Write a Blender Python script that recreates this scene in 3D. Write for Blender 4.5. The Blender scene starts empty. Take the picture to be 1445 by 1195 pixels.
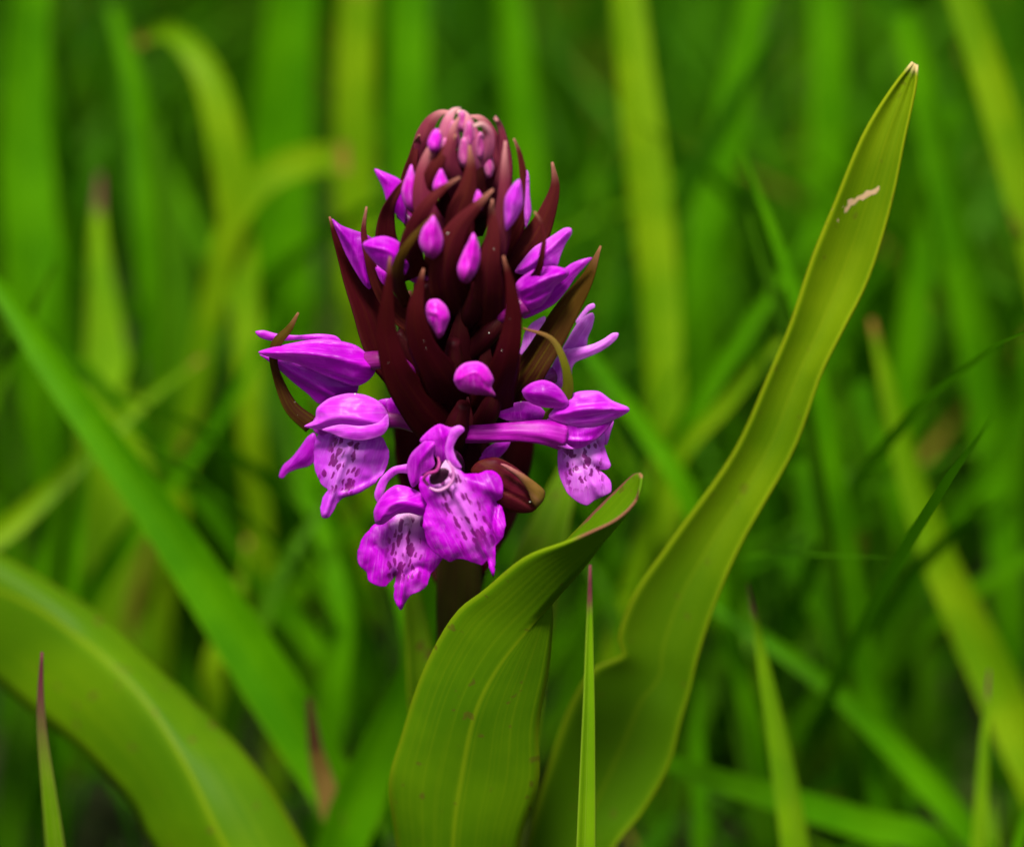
import bpy, math, random
import numpy as np
from mathutils import Vector, Matrix
from mathutils.geometry import delaunay_2d_cdt
from mathutils.bvhtree import BVHTree
from mathutils import noise as mnoise

random.seed(11)
rng = np.random.default_rng(7)
sc = bpy.context.scene
col = sc.collection

# ------------------------------------------------------------------ camera
W0, H0 = 1445.0, 1195.0            # photograph size, pixels
LENS = 100.0                       # macro lens
FPX = LENS / 36.0 * W0             # focal length in pixels
PPM = 11.0                         # pixels per millimetre at the orchid (lip about 10 mm wide)
DIST = FPX / PPM / 1000.0          # camera to orchid, metres
PITCH = math.radians(20.0)
ZC = 0.105                         # height of the picture centre above the ground at the orchid
CAM = Vector((0.0, -DIST * math.cos(PITCH), ZC + DIST * math.sin(PITCH)))
FWD = Vector((0.0, math.cos(PITCH), -math.sin(PITCH)))
UP = Vector((0.0, math.sin(PITCH), math.cos(PITCH)))
RIGHT = Vector((1.0, 0.0, 0.0))
cam_data = bpy.data.cameras.new('camera')
cam_data.lens = LENS; cam_data.sensor_width = 36.0
cam_data.clip_start = 0.01; cam_data.clip_end = 500.0
cam_data.dof.use_dof = True
cam_data.dof.focus_distance = DIST - 0.008
cam_data.dof.aperture_fstop = 7.8
cam = bpy.data.objects.new('camera', cam_data); col.objects.link(cam)
cam.location = CAM
cam.rotation_euler = (math.pi / 2 - PITCH, 0, 0)
sc.camera = cam

# ------------------------------------------------------------------ light: bright overcast
SUN_EL, SUN_AZ = math.radians(60), math.radians(190)     # azimuth clockwise from +Y (north)
world = bpy.data.worlds.new('World'); sc.world = world; world.use_nodes = True
wn = world.node_tree
sky = wn.nodes.new('ShaderNodeTexSky'); sky.sky_type = 'NISHITA'; sky.sun_disc = False
sky.sun_elevation = SUN_EL; sky.sun_rotation = SUN_AZ
sky.air_density = 1.0; sky.dust_density = 4.0; sky.ozone_density = 1.0
bgn = wn.nodes['Background']; bgn.inputs['Strength'].default_value = 0.05
wn.links.new(sky.outputs[0], bgn.inputs['Color'])
sun_data = bpy.data.lights.new('sun', 'SUN')
sun_data.energy = 2.9; sun_data.angle = math.radians(12); sun_data.color = (1.0, 0.96, 0.9)
sun = bpy.data.objects.new('sun', sun_data); col.objects.link(sun)
sd = Vector((math.sin(SUN_AZ) * math.cos(SUN_EL), math.cos(SUN_AZ) * math.cos(SUN_EL), math.sin(SUN_EL)))
sun.rotation_euler = sd.to_track_quat('Z', 'Y').to_euler()
sun.location = sd * 3
sc.view_settings.view_transform = 'Standard'; sc.view_settings.look = 'None'
sc.view_settings.gamma = 1.0; sc.view_settings.use_curve_mapping = False
sc.view_settings.exposure = 1.3
sc.render.engine = 'CYCLES'
sc.cycles.use_denoising = True
sc.cycles.max_bounces = 8; sc.cycles.transmission_bounces = 6
sc.cycles.sample_clamp_indirect = 6

# ------------------------------------------------------------------ helpers
def ray(px, py):
    return FWD + RIGHT * ((px - W0 / 2) / FPX) + UP * ((H0 / 2 - py) / FPX)
def P(px, py, d=0.0):
    """point seen at pixel (px,py), d millimetres in front of the vertical plane through the orchid's stem"""
    r = ray(px, py)
    t = (-d / 1000.0 - CAM.y) / r.y
    return CAM + r * t
def scale_at(d):                   # metres per pixel
    return (DIST - d / 1000.0) / FPX
def catmull(pts, n):
    pts = [np.array(p, float) for p in pts]
    if len(pts) == 2:
        return np.array([pts[0] + (pts[1] - pts[0]) * i / (n - 1) for i in range(n)])
    seg = [max(np.linalg.norm(pts[i + 1] - pts[i]), 1e-9) ** 0.5 for i in range(len(pts) - 1)]
    T = np.concatenate([[0], np.cumsum(seg)])
    out = []
    Pm = [2 * pts[0] - pts[1]] + pts + [2 * pts[-1] - pts[-2]]
    Tm = np.concatenate([[T[0] - seg[0]], T, [T[-1] + seg[-1]]])
    for u in np.linspace(T[0], T[-1], n):
        i = min(max(int(np.searchsorted(T, u, 'right')) - 1, 0), len(seg) - 1)
        p0, p1, p2, p3 = Pm[i:i + 4]; t0, t1, t2, t3 = Tm[i:i + 4]
        a1 = (t1 - u) / (t1 - t0) * p0 + (u - t0) / (t1 - t0) * p1
        a2 = (t2 - u) / (t2 - t1) * p1 + (u - t1) / (t2 - t1) * p2
        a3 = (t3 - u) / (t3 - t2) * p2 + (u - t2) / (t3 - t2) * p3
        b1 = (t2 - u) / (t2 - t0) * a1 + (u - t0) / (t2 - t0) * a2
        b2 = (t3 - u) / (t3 - t1) * a2 + (u - t1) / (t3 - t1) * a3
        out.append((t2 - u) / (t2 - t1) * b1 + (u - t1) / (t2 - t1) * b2)
    return np.array(out)
def lin(vals, n):
    vals = np.array(vals, float)
    return np.interp(np.linspace(0, len(vals) - 1, n), np.arange(len(vals)), vals)

def make_obj(name, verts, faces, uvs, mat, parent=None, thick=0.0, sub=0):
    me = bpy.data.meshes.new(name)
    org = Vector((0, 0, 0))
    if parent is not None:
        org = ROOT[parent.name]
    me.from_pydata([tuple(Vector(v) - org) for v in verts], [], faces)
    me.update()
    me.polygons.foreach_set('use_smooth', [True] * len(me.polygons))
    if uvs is not None:
        l = me.uv_layers.new(name='UVMap')
        li = np.zeros(len(me.loops), int); me.loops.foreach_get('vertex_index', li)
        l.data.foreach_set('uv', np.array(uvs, float)[li].ravel())
    me.materials.append(mat)
    o = bpy.data.objects.new(name, me); col.objects.link(o)
    if parent is not None:
        o.parent = parent
        ROOT[o.name] = org
    if sub:
        m = o.modifiers.new('smooth', 'SUBSURF'); m.levels = sub; m.render_levels = sub
    if thick:
        m = o.modifiers.new('thickness', 'SOLIDIFY'); m.thickness = thick; m.offset = 0
    return o
ROOT = {}
def thing(name, loc, label, cat, group=None):
    o = bpy.data.objects.new(name, None); col.objects.link(o)
    o.empty_display_size = 0.01
    o.location = loc; ROOT[o.name] = Vector(loc)
    tag(o, label, cat, group)
    return o
def tag(o, label, cat, group=None):
    o['label'] = label; o['category'] = cat
    if group: o['group'] = group
    return o

def grid_mesh(rows):
    """rows: list of lists of Vectors, all the same length"""
    m = len(rows[0]); v = [p for r in rows for p in r]; f = []; uv = []
    for i in range(len(rows)):
        for j in range(m):
            uv.append((j / (m - 1), i / (len(rows) - 1)))
    for i in range(len(rows) - 1):
        for j in range(m - 1):
            a = i * m + j
            f.append((a, a + 1, a + m + 1, a + m))
    return v, f, uv

def ribbon(pts, widths, n=24, across=7, roll=0.0, cup=0.0, wave=0.0, seed=0, world=None, keel=1.5):
    """leaf strip along pixel/depth points, base first.  widths in pixels, roll in degrees about the
    midrib, cup pushes the midrib away from the viewer (V section), as a fraction of the width"""
    if world is None:
        c = catmull([tuple(P(*p)) for p in pts], n)
        dd = lin([p[2] for p in pts], n)
        w = catmull([(x, 0) for x in widths], n)[:, 0] * np.array([scale_at(x) for x in dd])
    else:
        c = catmull(world, n); w = catmull([(x, 0) for x in widths], n)[:, 0]
    w = np.maximum(w, 1e-5)
    rl = np.radians(lin(roll if isinstance(roll, (list, tuple)) else [roll, roll], n))
    cp = lin(cup if isinstance(cup, (list, tuple)) else [cup, cup], n)
    rr = random.Random(seed)
    ph = [rr.uniform(0, 6.28) for _ in range(6)]
    rows = []
    for i in range(n):
        a = c[max(i - 1, 0)]; b = c[min(i + 1, n - 1)]
        t = Vector(b - a).normalized()
        view = (Vector(c[i]) - CAM).normalized()
        s = t.cross(view)
        if s.length < 1e-4: s = RIGHT.copy()
        s.normalize()                      # to the left/right across the strip, facing the viewer
        nrm = s.cross(t).normalized()      # towards / away from the viewer
        if nrm.dot(view) < 0: nrm = -nrm
        q = Matrix.Rotation(rl[i], 3, t)
        s = q @ s; nrm = q @ nrm
        row = []
        for j in range(across):
            u = j / (across - 1) * 2 - 1
            f = i / (n - 1)
            e = wave * (math.sin(f * 11 + ph[0] + (1 if u > 0 else 4)) + 0.6 * math.sin(f * 23 + ph[1] * (1 if u > 0 else 2))) * abs(u)
            off = cp[i] * (1 - abs(u) ** keel) + e
            row.append(Vector(c[i]) + s * (u * w[i] * 0.5) + nrm * (off * w[i]))
        rows.append(row)
    return grid_mesh(rows)

def loft(L, M, R, n=40, half=6, bulge=0.0):
    """three pixel/depth polylines (edge, midrib, edge)"""
    l = catmull(L, n); m = catmull(M, n); r = catmull(R, n)
    rows = []
    for i in range(n):
        row = []
        for j in range(half):
            f = j / half
            p = l[i] * (1 - f) + m[i] * f; p = p + np.array([0, 0, bulge * math.sin(f * math.pi)])
            row.append(P(*p))
        row.append(P(*m[i]))
        for j in range(1, half + 1):
            f = j / half
            p = m[i] * (1 - f) + r[i] * f; p = p + np.array([0, 0, bulge * math.sin(f * math.pi)])
            row.append(P(*p))
        rows.append(row)
    return grid_mesh(rows)

def tube(pts, radii, n=20, k=12, squash=1.0, cap=True, ribs=0.0):
    c = catmull([tuple(P(*p)) for p in pts], n)
    dd = lin([p[2] for p in pts], n)
    r = np.maximum(catmull([(x, 0) for x in radii], n)[:, 0], 0.05) * np.array([scale_at(x) for x in dd])
    v = []; f = []; uv = []
    for i in range(n):
        t = Vector(c[min(i + 1, n - 1)] - c[max(i - 1, 0)]).normalized()
        s = t.cross(FWD)
        if s.length < 1e-3: s = RIGHT.copy()
        s.normalize(); b = s.cross(t).normalized()
        for j in range(k):
            a = 2 * math.pi * j / k
            q = r[i] * (1 + ribs * math.cos(6 * a + i * 0.28))
            v.append(Vector(c[i]) + s * (math.cos(a) * q) + b * (math.sin(a) * q * squash))
            uv.append((j / k, i / (n - 1)))
    for i in range(n - 1):
        for j in range(k):
            f.append((i * k + j, i * k + (j + 1) % k, (i + 1) * k + (j + 1) % k, (i + 1) * k + j))
    if cap:
        f.append(tuple(range(k))[::-1]); f.append(tuple((n - 1) * k + j for j in range(k)))
    return v, f, uv

def patch(outline, d0, slope=(0, 0), puff=0.8, solid=True, creases=(), ruffle=0.0, sp=3.2, axis=None, seed=1, dome=0.0, flat=None, sharp=0.35):
    """petal traced by its outline and given body: slope in mm of depth per pixel, puff = roundness,
    creases = [(polyline, mm, width px)].  solid: closed swollen body; else a single curved sheet"""
    pts = [np.array(p, float) for p in outline]
    k = len(pts)
    # closed smooth outline
    ring = []
    for i in range(k):
        p0, p1, p2, p3 = pts[i - 1], pts[i], pts[(i + 1) % k], pts[(i + 2) % k]
        L = np.linalg.norm(p2 - p1); m = max(2, int(L / 3.0))
        for q in range(m):
            t = q / m
            h = 0.5 * ((2 * p1) + (-p0 + p2) * t + (2 * p0 - 5 * p1 + 4 * p2 - p3) * t * t + (-p0 + 3 * p1 - 3 * p2 + p3) * t ** 3)
            # keep centripetal-ish: blend with straight segment to avoid loops
            ring.append(0.8 * h + 0.2 * (p1 * (1 - t) + p2 * t))
    ring = np.array(ring)
    rr = random.Random(seed)
    if ruffle:
        nrm = np.roll(ring, -1, 0) - np.roll(ring, 1, 0)
        nrm = np.stack([nrm[:, 1], -nrm[:, 0]], 1) / (np.linalg.norm(nrm, axis=1)[:, None] + 1e-6)
        wob = np.array([mnoise.noise((p[0] * 0.09, p[1] * 0.09, seed * 3.1)) * 1.6 + mnoise.noise((p[0] * 0.25, p[1] * 0.25, seed * 5.3)) * 1.0 for p in ring])
        ring = ring + nrm * wob[:, None] * min(1.0, ruffle / 0.2)
    nb = len(ring)
    lo, hi = ring.min(0), ring.max(0)
    A, B = ring, np.roll(ring, -1, 0)
    def bdist(q):
        ab = B - A; l2 = (ab ** 2).sum(1) + 1e-9
        t = np.clip(((q[:, None, :] - A) * ab).sum(2) / l2, 0, 1)
        pr = A + t[:, :, None] * ab
        return np.sqrt(((q[:, None, :] - pr) ** 2).sum(2)).min(1)
    def inside(q):
        c = np.zeros(len(q), bool)
        for a, b in zip(A, B):
            cond = ((a[1] > q[:, 1]) != (b[1] > q[:, 1]))
            xx = (b[0] - a[0]) * (q[:, 1] - a[1]) / (b[1] - a[1] + 1e-12) + a[0]
            c ^= cond & (q[:, 0] < xx)
        return c
    gx, gy = np.meshgrid(np.arange(lo[0], hi[0], sp), np.arange(lo[1], hi[1], sp * 0.87))
    gx = gx + (np.arange(gx.shape[0]) % 2)[:, None] * sp / 2
    q = np.stack([gx.ravel(), gy.ravel()], 1)
    tn = np.roll(ring, -1, 0) - np.roll(ring, 1, 0)
    tn = np.stack([-tn[:, 1], tn[:, 0]], 1) / (np.linalg.norm(tn, axis=1)[:, None] + 1e-6)
    q = q[inside(q)]; q = q[bdist(q) > 2.6]
    r1 = np.concatenate([ring + tn, ring - tn]); r1 = r1[inside(r1)]; r1 = r1[bdist(r1) > 0.85]
    q = np.concatenate([r1, q])
    allp = np.concatenate([ring, q])
    res = delaunay_2d_cdt([Vector(p) for p in allp], [(i, (i + 1) % nb) for i in range(nb)], [], 1, 1e-5)
    v2 = np.array([tuple(p) for p in res[0]]); faces = [tuple(f) for f in res[2]]
    ds = bdist(v2); ds[ds < 0.3] = 0
    Rm = ds.max()
    R = flat if flat else Rm
    s = np.clip(ds / R, 0, 1)
    prof = (1 - sharp) * np.sqrt(np.maximum(0, 1 - (1 - s) ** 2)) + sharp * (0.5 * s + 0.5 * (1 - (1 - s) ** 2))
    cx, cy = v2.mean(0)
    mid = d0 + slope[0] * (v2[:, 0] - cx) + slope[1] * (v2[:, 1] - cy)
    cre = np.zeros(len(v2))
    for poly, amp, wd in creases:
        poly = catmull([(a, b) for a, b in poly], 24)
        a, b = poly[:-1], poly[1:]
        ab = b - a; l2 = (ab ** 2).sum(1) + 1e-9
        t = np.clip(((v2[:, None, :] - a) * ab).sum(2) / l2, 0, 1)
        dd = np.sqrt(((v2[:, None, :] - (a + t[:, :, None] * ab)) ** 2).sum(2)).min(1)
        cre += amp * np.exp(-(dd / wd) ** 2)
    if ruffle:
        cre += np.array([ruffle * (1 - s[i]) ** 1.2 * (2.6 * mnoise.noise((p[0] * 0.045, p[1] * 0.045, seed * 7.7)) + 0.4 * mnoise.noise((p[0] * 0.11, p[1] * 0.11, seed))) for i, p in enumerate(v2)])
    # slight natural unevenness
    cre += np.array([0.16 * mnoise.noise((p[0] * 0.07, p[1] * 0.07, seed + d0)) for p in v2]) * np.minimum(1, s * 3)
    # uv
    if axis is None:
        ax0 = np.array([(lo[0] + hi[0]) / 2, lo[1]]); ax1 = np.array([(lo[0] + hi[0]) / 2, hi[1]])
    else:
        ax0, ax1 = np.array(axis[0], float), np.array(axis[1], float)
    al = ax1 - ax0; La = np.linalg.norm(al); al = al / La; ac = np.array([al[1], -al[0]])
    uv = np.stack([((v2 - ax0) @ ac) / 100 + 0.5, ((v2 - ax0) @ al) / La], 1)
    mm = 1000.0 / FPX * DIST
    if solid:
        h = puff * Rm * mm if flat is None else puff * flat * mm
        v = [P(v2[i, 0], v2[i, 1], mid[i] + h * prof[i] + cre[i] * min(1, s[i] * 4)) for i in range(len(v2))]
        idx = {}
        for i in range(len(v2)):
            if ds[i] > 0:
                idx[i] = len(v); v.append(P(v2[i, 0], v2[i, 1], mid[i] - h * 0.8 * prof[i]))
            else:
                idx[i] = i
        f = list(faces) + [tuple(idx[a] for a in fc[::-1]) for fc in faces]
        uvs = np.concatenate([uv, [uv[i] for i in range(len(v2)) if ds[i] > 0]])
        rim = np.concatenate([ds, [ds[i] for i in range(len(v2)) if ds[i] > 0]])
        return v, f, uvs, rim
    v = [P(v2[i, 0], v2[i, 1], mid[i] + dome * (1 - (1 - s[i]) ** 2) + cre[i]) for i in range(len(v2))]
    return v, faces, uv, ds

# ------------------------------------------------------------------ materials
def new_mat(name):
    m = bpy.data.materials.new(name); m.use_nodes = True
    nt = m.node_tree; nt.nodes.clear()
    out = nt.nodes.new('ShaderNodeOutputMaterial')
    return m, nt, out
class NB:
    """small node builder"""
    def __init__(s, nt): s.nt = nt
    def n(s, t, **kw):
        o = s.nt.nodes.new(t)
        for k, v in kw.items(): setattr(o, k, v)
        return o
    def link(s, a, b): s.nt.links.new(a, b)
    def val(s, x, sock):
        if hasattr(x, 'is_output'): s.link(x, sock)
        else: sock.default_value = x
    def math(s, op, a, b=0.0, c=None, clamp=False):
        o = s.n('ShaderNodeMath', operation=op, use_clamp=clamp)
        s.val(a, o.inputs[0]); s.val(b, o.inputs[1])
        if c is not None: s.val(c, o.inputs[2])
        return o.outputs[0]
    def mix(s, f, a, b, blend='MIX'):
        o = s.n('ShaderNodeMix', data_type='RGBA', blend_type=blend)
        s.val(f, o.inputs[0]); s.val(a, o.inputs[6]); s.val(b, o.inputs[7])
        return o.outputs[2]
    def smooth(s, x, a, b):
        o = s.n('ShaderNodeMapRange', interpolation_type='SMOOTHSTEP')
        s.val(x, o.inputs[0]); o.inputs[1].default_value = a; o.inputs[2].default_value = b
        return o.outputs[0]
    def uv(s):
        o = s.n('ShaderNodeTexCoord'); x = s.n('ShaderNodeSeparateXYZ'); s.link(o.outputs['UV'], x.inputs[0])
        return o.outputs['UV'], x.outputs[0], x.outputs[1], o.outputs['Object']
    def noise(s, vec, scale, detail=2.0, rough=0.5, dist=0.0):
        o = s.n('ShaderNodeTexNoise'); s.link(vec, o.inputs['Vector'])
        o.inputs['Scale'].default_value = scale; o.inputs['Detail'].default_value = detail
        o.inputs['Roughness'].default_value = rough; o.inputs['Distortion'].default_value = dist
        return o.outputs[0]
    def scalevec(s, vec, xyz):
        o = s.n('ShaderNodeVectorMath', operation='MULTIPLY'); s.link(vec, o.inputs[0]); o.inputs[1].default_value = xyz
        return o.outputs[0]
    def surface(s, out, color, rough, transl, tcol=None, spec=0.3, bump=None, bstr=0.3, bdist=0.0002, sss=0.0, coat=0.0):
        b = s.n('ShaderNodeBsdfPrincipled')
        s.val(color, b.inputs['Base Color']); s.val(rough, b.inputs['Roughness'])
        b.inputs['Specular IOR Level'].default_value = spec
        if sss:
            b.inputs['Subsurface Weight'].default_value = sss
            b.inputs['Subsurface Radius'].default_value = (1.0, 0.25, 0.7)
            b.inputs['Subsurface Scale'].default_value = 0.0012
        if bump is not None:
            bp = s.n('ShaderNodeBump'); bp.inputs['Strength'].default_value = bstr
            bp.inputs['Distance'].default_value = bdist
            s.link(bump, bp.inputs['Height']); s.link(bp.outputs[0], b.inputs['Normal'])
        if transl:
            t = s.n('ShaderNodeBsdfTranslucent'); s.val(tcol if tcol is not None else color, t.inputs['Color'])
            mx = s.n('ShaderNodeMixShader'); s.val(transl, mx.inputs[0])
            s.link(b.outputs[0], mx.inputs[1]); s.link(t.outputs[0], mx.inputs[2])
            s.link(mx.outputs[0], out.inputs['Surface'])
        else:
            s.link(b.outputs[0], out.inputs['Surface'])

def rgb(*c): return (c[0], c[1], c[2], 1.0)

def leaf_material(name, dark, light, edge, transl=0.35, rough=0.42, tip=None, tipfrom=0.93, rib=0.5, spots=0.0, veins=34.0, ribcol=None, spec=0.05, brownedge=False, lower=None, tipw=0.05):
    m, nt, out = new_mat(name); b = NB(nt)
    vec, u, v, ob = b.uv()
    big = b.noise(ob, 55.0, 3.0)
    c = b.mix(b.smooth(big, 0.35, 0.68), rgb(*dark), rgb(*light))
    streak = b.noise(b.scalevec(vec, (veins, 1.3, 1.0)), 1.0, 2.0, 0.6)
    c = b.mix(b.math('MULTIPLY', b.smooth(streak, 0.45, 0.75), 0.16), c, rgb(*edge))
    a = b.math('ABSOLUTE', b.math('SUBTRACT', u, 0.5))
    c = b.mix(b.math('MULTIPLY', b.smooth(a, 0.45, 0.5), 0.5), c, rgb(*edge))
    if lower is not None:      # greener towards the base of the leaf
        c = b.mix(b.math('MULTIPLY', b.math('SUBTRACT', 1.0, b.smooth(b.math('ADD', v, b.math('MULTIPLY', big, 0.2)), 0.35, 0.95)), b.math('SUBTRACT', 1.0, b.math('MULTIPLY', b.smooth(a, 0.40, 0.5), 0.45))), c, rgb(*lower))
    if brownedge:              # withered margin near the tip
        wv = b.math('ADD', a, b.math('MULTIPLY', b.math('SUBTRACT', b.noise(ob, 700.0, 3.0), 0.5), 0.05))
        c = b.mix(b.math('MULTIPLY', b.smooth(wv, 0.44, 0.46), b.smooth(v, 0.76, 0.80)), c, rgb(0.20, 0.085, 0.04))
    if rib:
        c = b.mix(b.math('MULTIPLY', b.math('SUBTRACT', 1.0, b.smooth(a, 0.004, 0.03)), rib), c, rgb(*(ribcol or edge)))
    if spots:
        sp = b.noise(ob, 420.0, 2.5)
        c = b.mix(b.math('MULTIPLY', b.smooth(sp, 0.66, 0.71), spots), c, rgb(0.09, 0.045, 0.01))
    if tip is not None:
        wob = b.math('ADD', v, b.math('MULTIPLY', b.math('SUBTRACT', b.noise(ob, 900.0), 0.5), 0.03))
        c = b.mix(b.smooth(wob, tipfrom, min(0.999, tipfrom + tipw)), c, rgb(*tip))
    w = b.n('ShaderNodeTexWave', wave_type='BANDS', bands_direction='X'); b.link(vec, w.inputs[0])
    w.inputs['Scale'].default_value = veins / 6.3; w.inputs['Distortion'].default_value = 0.4
    w.inputs['Detail'].default_value = 1.0; w.inputs['Detail Scale'].default_value = 0.5
    fine = b.noise(ob, 1800.0, 2.0)
    h = b.math('ADD', b.math('MULTIPLY', w.outputs[1], 0.5), b.math('MULTIPLY', fine, 0.5))
    b.surface(out, c, b.math('ADD', rough, b.math('MULTIPLY', big, 0.12)), transl, spec=spec, bump=h, bstr=0.13, bdist=0.00012)
    return m

M_LEAF = leaf_material('orchid_leaf', (0.05, 0.13, 0.001), (0.08, 0.175, 0.001), (0.20, 0.27, 0.003), tip=None, spots=0.7, rib=0.4, transl=0.25)
M_LEAFTIP = leaf_material('orchid_leaf_dry_tip', (0.045, 0.125, 0.001), (0.08, 0.18, 0.001), (0.22, 0.29, 0.004), tip=(0.28, 0.14, 0.06), tipfrom=0.975, spots=0.5, rib=0.35, transl=0.25, brownedge=True)
M_LEAFY = leaf_material('orchid_leaf_yellowing', (0.09, 0.18, 0.001), (0.15, 0.245, 0.002), (0.33, 0.36, 0.006), tip=(0.6, 0.45, 0.2), tipfrom=0.978, spots=0.3, rib=0.1, transl=0.3, lower=(0.048, 0.125, 0.001))
M_GRASS = leaf_material('grass_green', (0.040, 0.175, 0.0), (0.075, 0.26, 0.0), (0.14, 0.31, 0.001), transl=0.4, tip=None, rib=0.3, veins=18)
M_GRASSTIP = leaf_material('grass_purple_tip', (0.11, 0.27, 0.003), (0.18, 0.36, 0.003), (0.26, 0.36, 0.03), transl=0.35, tip=(0.17, 0.045, 0.05), tipfrom=0.90, rib=0.35, veins=14)
M_GRASSRED = leaf_material('grass_red_tip', (0.10, 0.23, 0.003), (0.16, 0.32, 0.003), (0.22, 0.16, 0.05), transl=0.35, tip=(0.15, 0.035, 0.05), tipfrom=0.58, tipw=0.36, rib=0.35, veins=14)
M_GRASSY = leaf_material('grass_yellow_green', (0.095, 0.225, 0.001), (0.17, 0.30, 0.002), (0.28, 0.36, 0.006), transl=0.4, tip=(0.3, 0.13, 0.03), tipfrom=0.96, rib=0.2, veins=16)
M_GRASSD = leaf_material('grass_dark_green', (0.032, 0.115, 0.001), (0.055, 0.17, 0.001), (0.12, 0.26, 0.003), transl=0.4, tip=None, rib=0.2, veins=16)
M_DRY = leaf_material('grass_withered', (0.10, 0.06, 0.012), (0.2, 0.12, 0.03), (0.2, 0.15, 0.03), transl=0.2, tip=(0.06, 0.025, 0.012), tipfrom=0.8, rib=0.1, veins=10)

def petal_material(name, deep, mid, pale, base=None, spots=False, rough=0.40, transl=0.36, throat=None, edge=None):
    m, nt, out = new_mat(name); b = NB(nt)
    vec, u, v, ob = b.uv()
    n1 = b.noise(ob, 150.0, 3.0, 0.55)
    n2 = b.noise(b.scalevec(vec, (26.0, 2.2, 1.0)), 1.0, 3.0, 0.6, 0.4)     # long veins
    c = b.mix(b.smooth(n1, 0.3, 0.66), rgb(*deep), rgb(*mid))
    c = b.mix(b.math('MULTIPLY', b.smooth(n2, 0.48, 0.80), 0.4), c, rgb(*pale))
    fv = b.noise(b.scalevec(vec, (70.0, 3.0, 1.0)), 1.0, 2.0, 0.5, 0.6)
    c = b.mix(b.math('MULTIPLY', b.smooth(fv, 0.55, 0.7), 0.35), c, rgb(deep[0] * 0.6, deep[1] * 0.5, deep[2] * 0.7))
    blot = b.noise(ob, 420.0, 4.0, 0.65)
    c = b.mix(b.math('MULTIPLY', b.smooth(blot, 0.5, 0.75), 0.3), c, rgb(*pale))
    rm = b.n('ShaderNodeAttribute', attribute_name='rim')
    rimf = b.math('SUBTRACT', 1.0, b.smooth(b.math('ADD', rm.outputs['Fac'], b.math('MULTIPLY', b.math('SUBTRACT', n1, 0.5), 5.0)), 0.5, 5.5))
    c = b.mix(b.math('MULTIPLY', rimf, 0.7 if spots else 0.35), c, rgb(*mid) if spots else rgb(*pale))  # lips: deeper margin; other petals: pale margin paints light caught on thin edges
    if spots:
        du = b.math('ABSOLUTE', b.math('SUBTRACT', u, 0.5))
        # paler middle of the lip, near white by the throat
        cen = b.math('SUBTRACT', 1.0, b.smooth(du, 0.05, 0.30))
        c = b.mix(b.math('MULTIPLY', b.math('MULTIPLY', cen, b.math('SUBTRACT', 1.0, b.smooth(v, 0.35, 0.85))), 0.55), c, rgb(*pale))
        if throat:
            c = b.mix(b.math('MULTIPLY', b.math('SUBTRACT', 1.0, b.smooth(v, 0.05, 0.30)), b.math('SUBTRACT', 1.0, b.smooth(du, 0.10, 0.24))), c, rgb(*throat))
        wv = b.n('ShaderNodeTexNoise'); b.link(vec, wv.inputs['Vector']); wv.inputs['Scale'].default_value = 9.0
        off = b.n('ShaderNodeVectorMath', operation='MULTIPLY_ADD'); b.link(wv.outputs[1], off.inputs[0])
        off.inputs[1].default_value = (0.13, 0.13, 0)
        oi = b.n('ShaderNodeObjectInfo'); sh = b.n('ShaderNodeVectorMath', operation='ADD'); b.link(vec, sh.inputs[0])
        cmb = b.n('ShaderNodeCombineXYZ'); b.link(b.math('MULTIPLY', oi.outputs['Random'], 7.0), cmb.inputs[0]); b.link(b.math('MULTIPLY', oi.outputs['Random'], 3.0), cmb.inputs[1])
        b.link(cmb.outputs[0], sh.inputs[1]); b.link(sh.outputs[0], off.inputs[2])
        vo = b.n('ShaderNodeTexVoronoi', feature='F1'); vo.inputs['Randomness'].default_value = 0.85
        vo.inputs['Scale'].default_value = 1.0
        b.link(b.scalevec(off.outputs[0], (14.5, 7.5, 1.0)), vo.inputs['Vector'])
        sep = b.n('ShaderNodeSeparateColor'); b.link(vo.outputs['Color'], sep.inputs[0])
        thr = b.math('ADD', 0.38, b.math('MULTIPLY', sep.outputs[0], 0.22))
        dot = b.smooth(b.math('SUBTRACT', thr, vo.outputs['Distance']), -0.03, 0.07)
        keep = b.math('GREATER_THAN', sep.outputs[1], 0.12)
        mask = b.math('MULTIPLY', b.math('SUBTRACT', 1.0, b.smooth(b.math('ADD', du, b.math('MULTIPLY', n1, 0.08)), 0.24, 0.36)),
                      b.math('MULTIPLY', b.smooth(v, 0.08, 0.14), b.math('SUBTRACT', 1.0, b.smooth(v, 0.66, 0.86))))
        c = b.mix(b.math('MULTIPLY', b.math('MULTIPLY', dot, keep), b.math('MULTIPLY', mask, 0.9)), c, rgb(0.18, 0.0, 0.14))
    if base is not None:
        c = b.mix(b.math('MULTIPLY', b.smooth(b.math('ADD', v, b.math('MULTIPLY', b.math('SUBTRACT', n2, 0.5), 0.3)), 0.68, 1.0), 0.85), c, rgb(*base))
    w = b.n('ShaderNodeTexNoise'); b.link(b.scalevec(vec, (40.0, 4.0, 1.0)), w.inputs['Vector']); w.inputs['Scale'].default_value = 1.0
    fine = b.noise(ob, 2600.0, 2.0)
    h = b.math('ADD', w.outputs[0], b.math('MULTIPLY', fine, 0.35))
    b.surface(out, c, rough, transl, spec=0.3, bump=h, bstr=0.3, bdist=0.00012, sss=0.12)
    return m
DEEP, MID, PALE = (0.36, 0.0, 0.42), (0.58, 0.002, 0.65), (0.82, 0.12, 0.84)
M_PETAL = petal_material('petal_magenta', DEEP, MID, PALE)
M_PETALP = petal_material('petal_pale', (0.52, 0.008, 0.60), (0.68, 0.045, 0.76), (0.86, 0.28, 0.88))
M_PETALS = petal_material('petal_lilac', (0.60, 0.05, 0.70), (0.75, 0.16, 0.82), (0.90, 0.42, 0.92))
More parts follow.
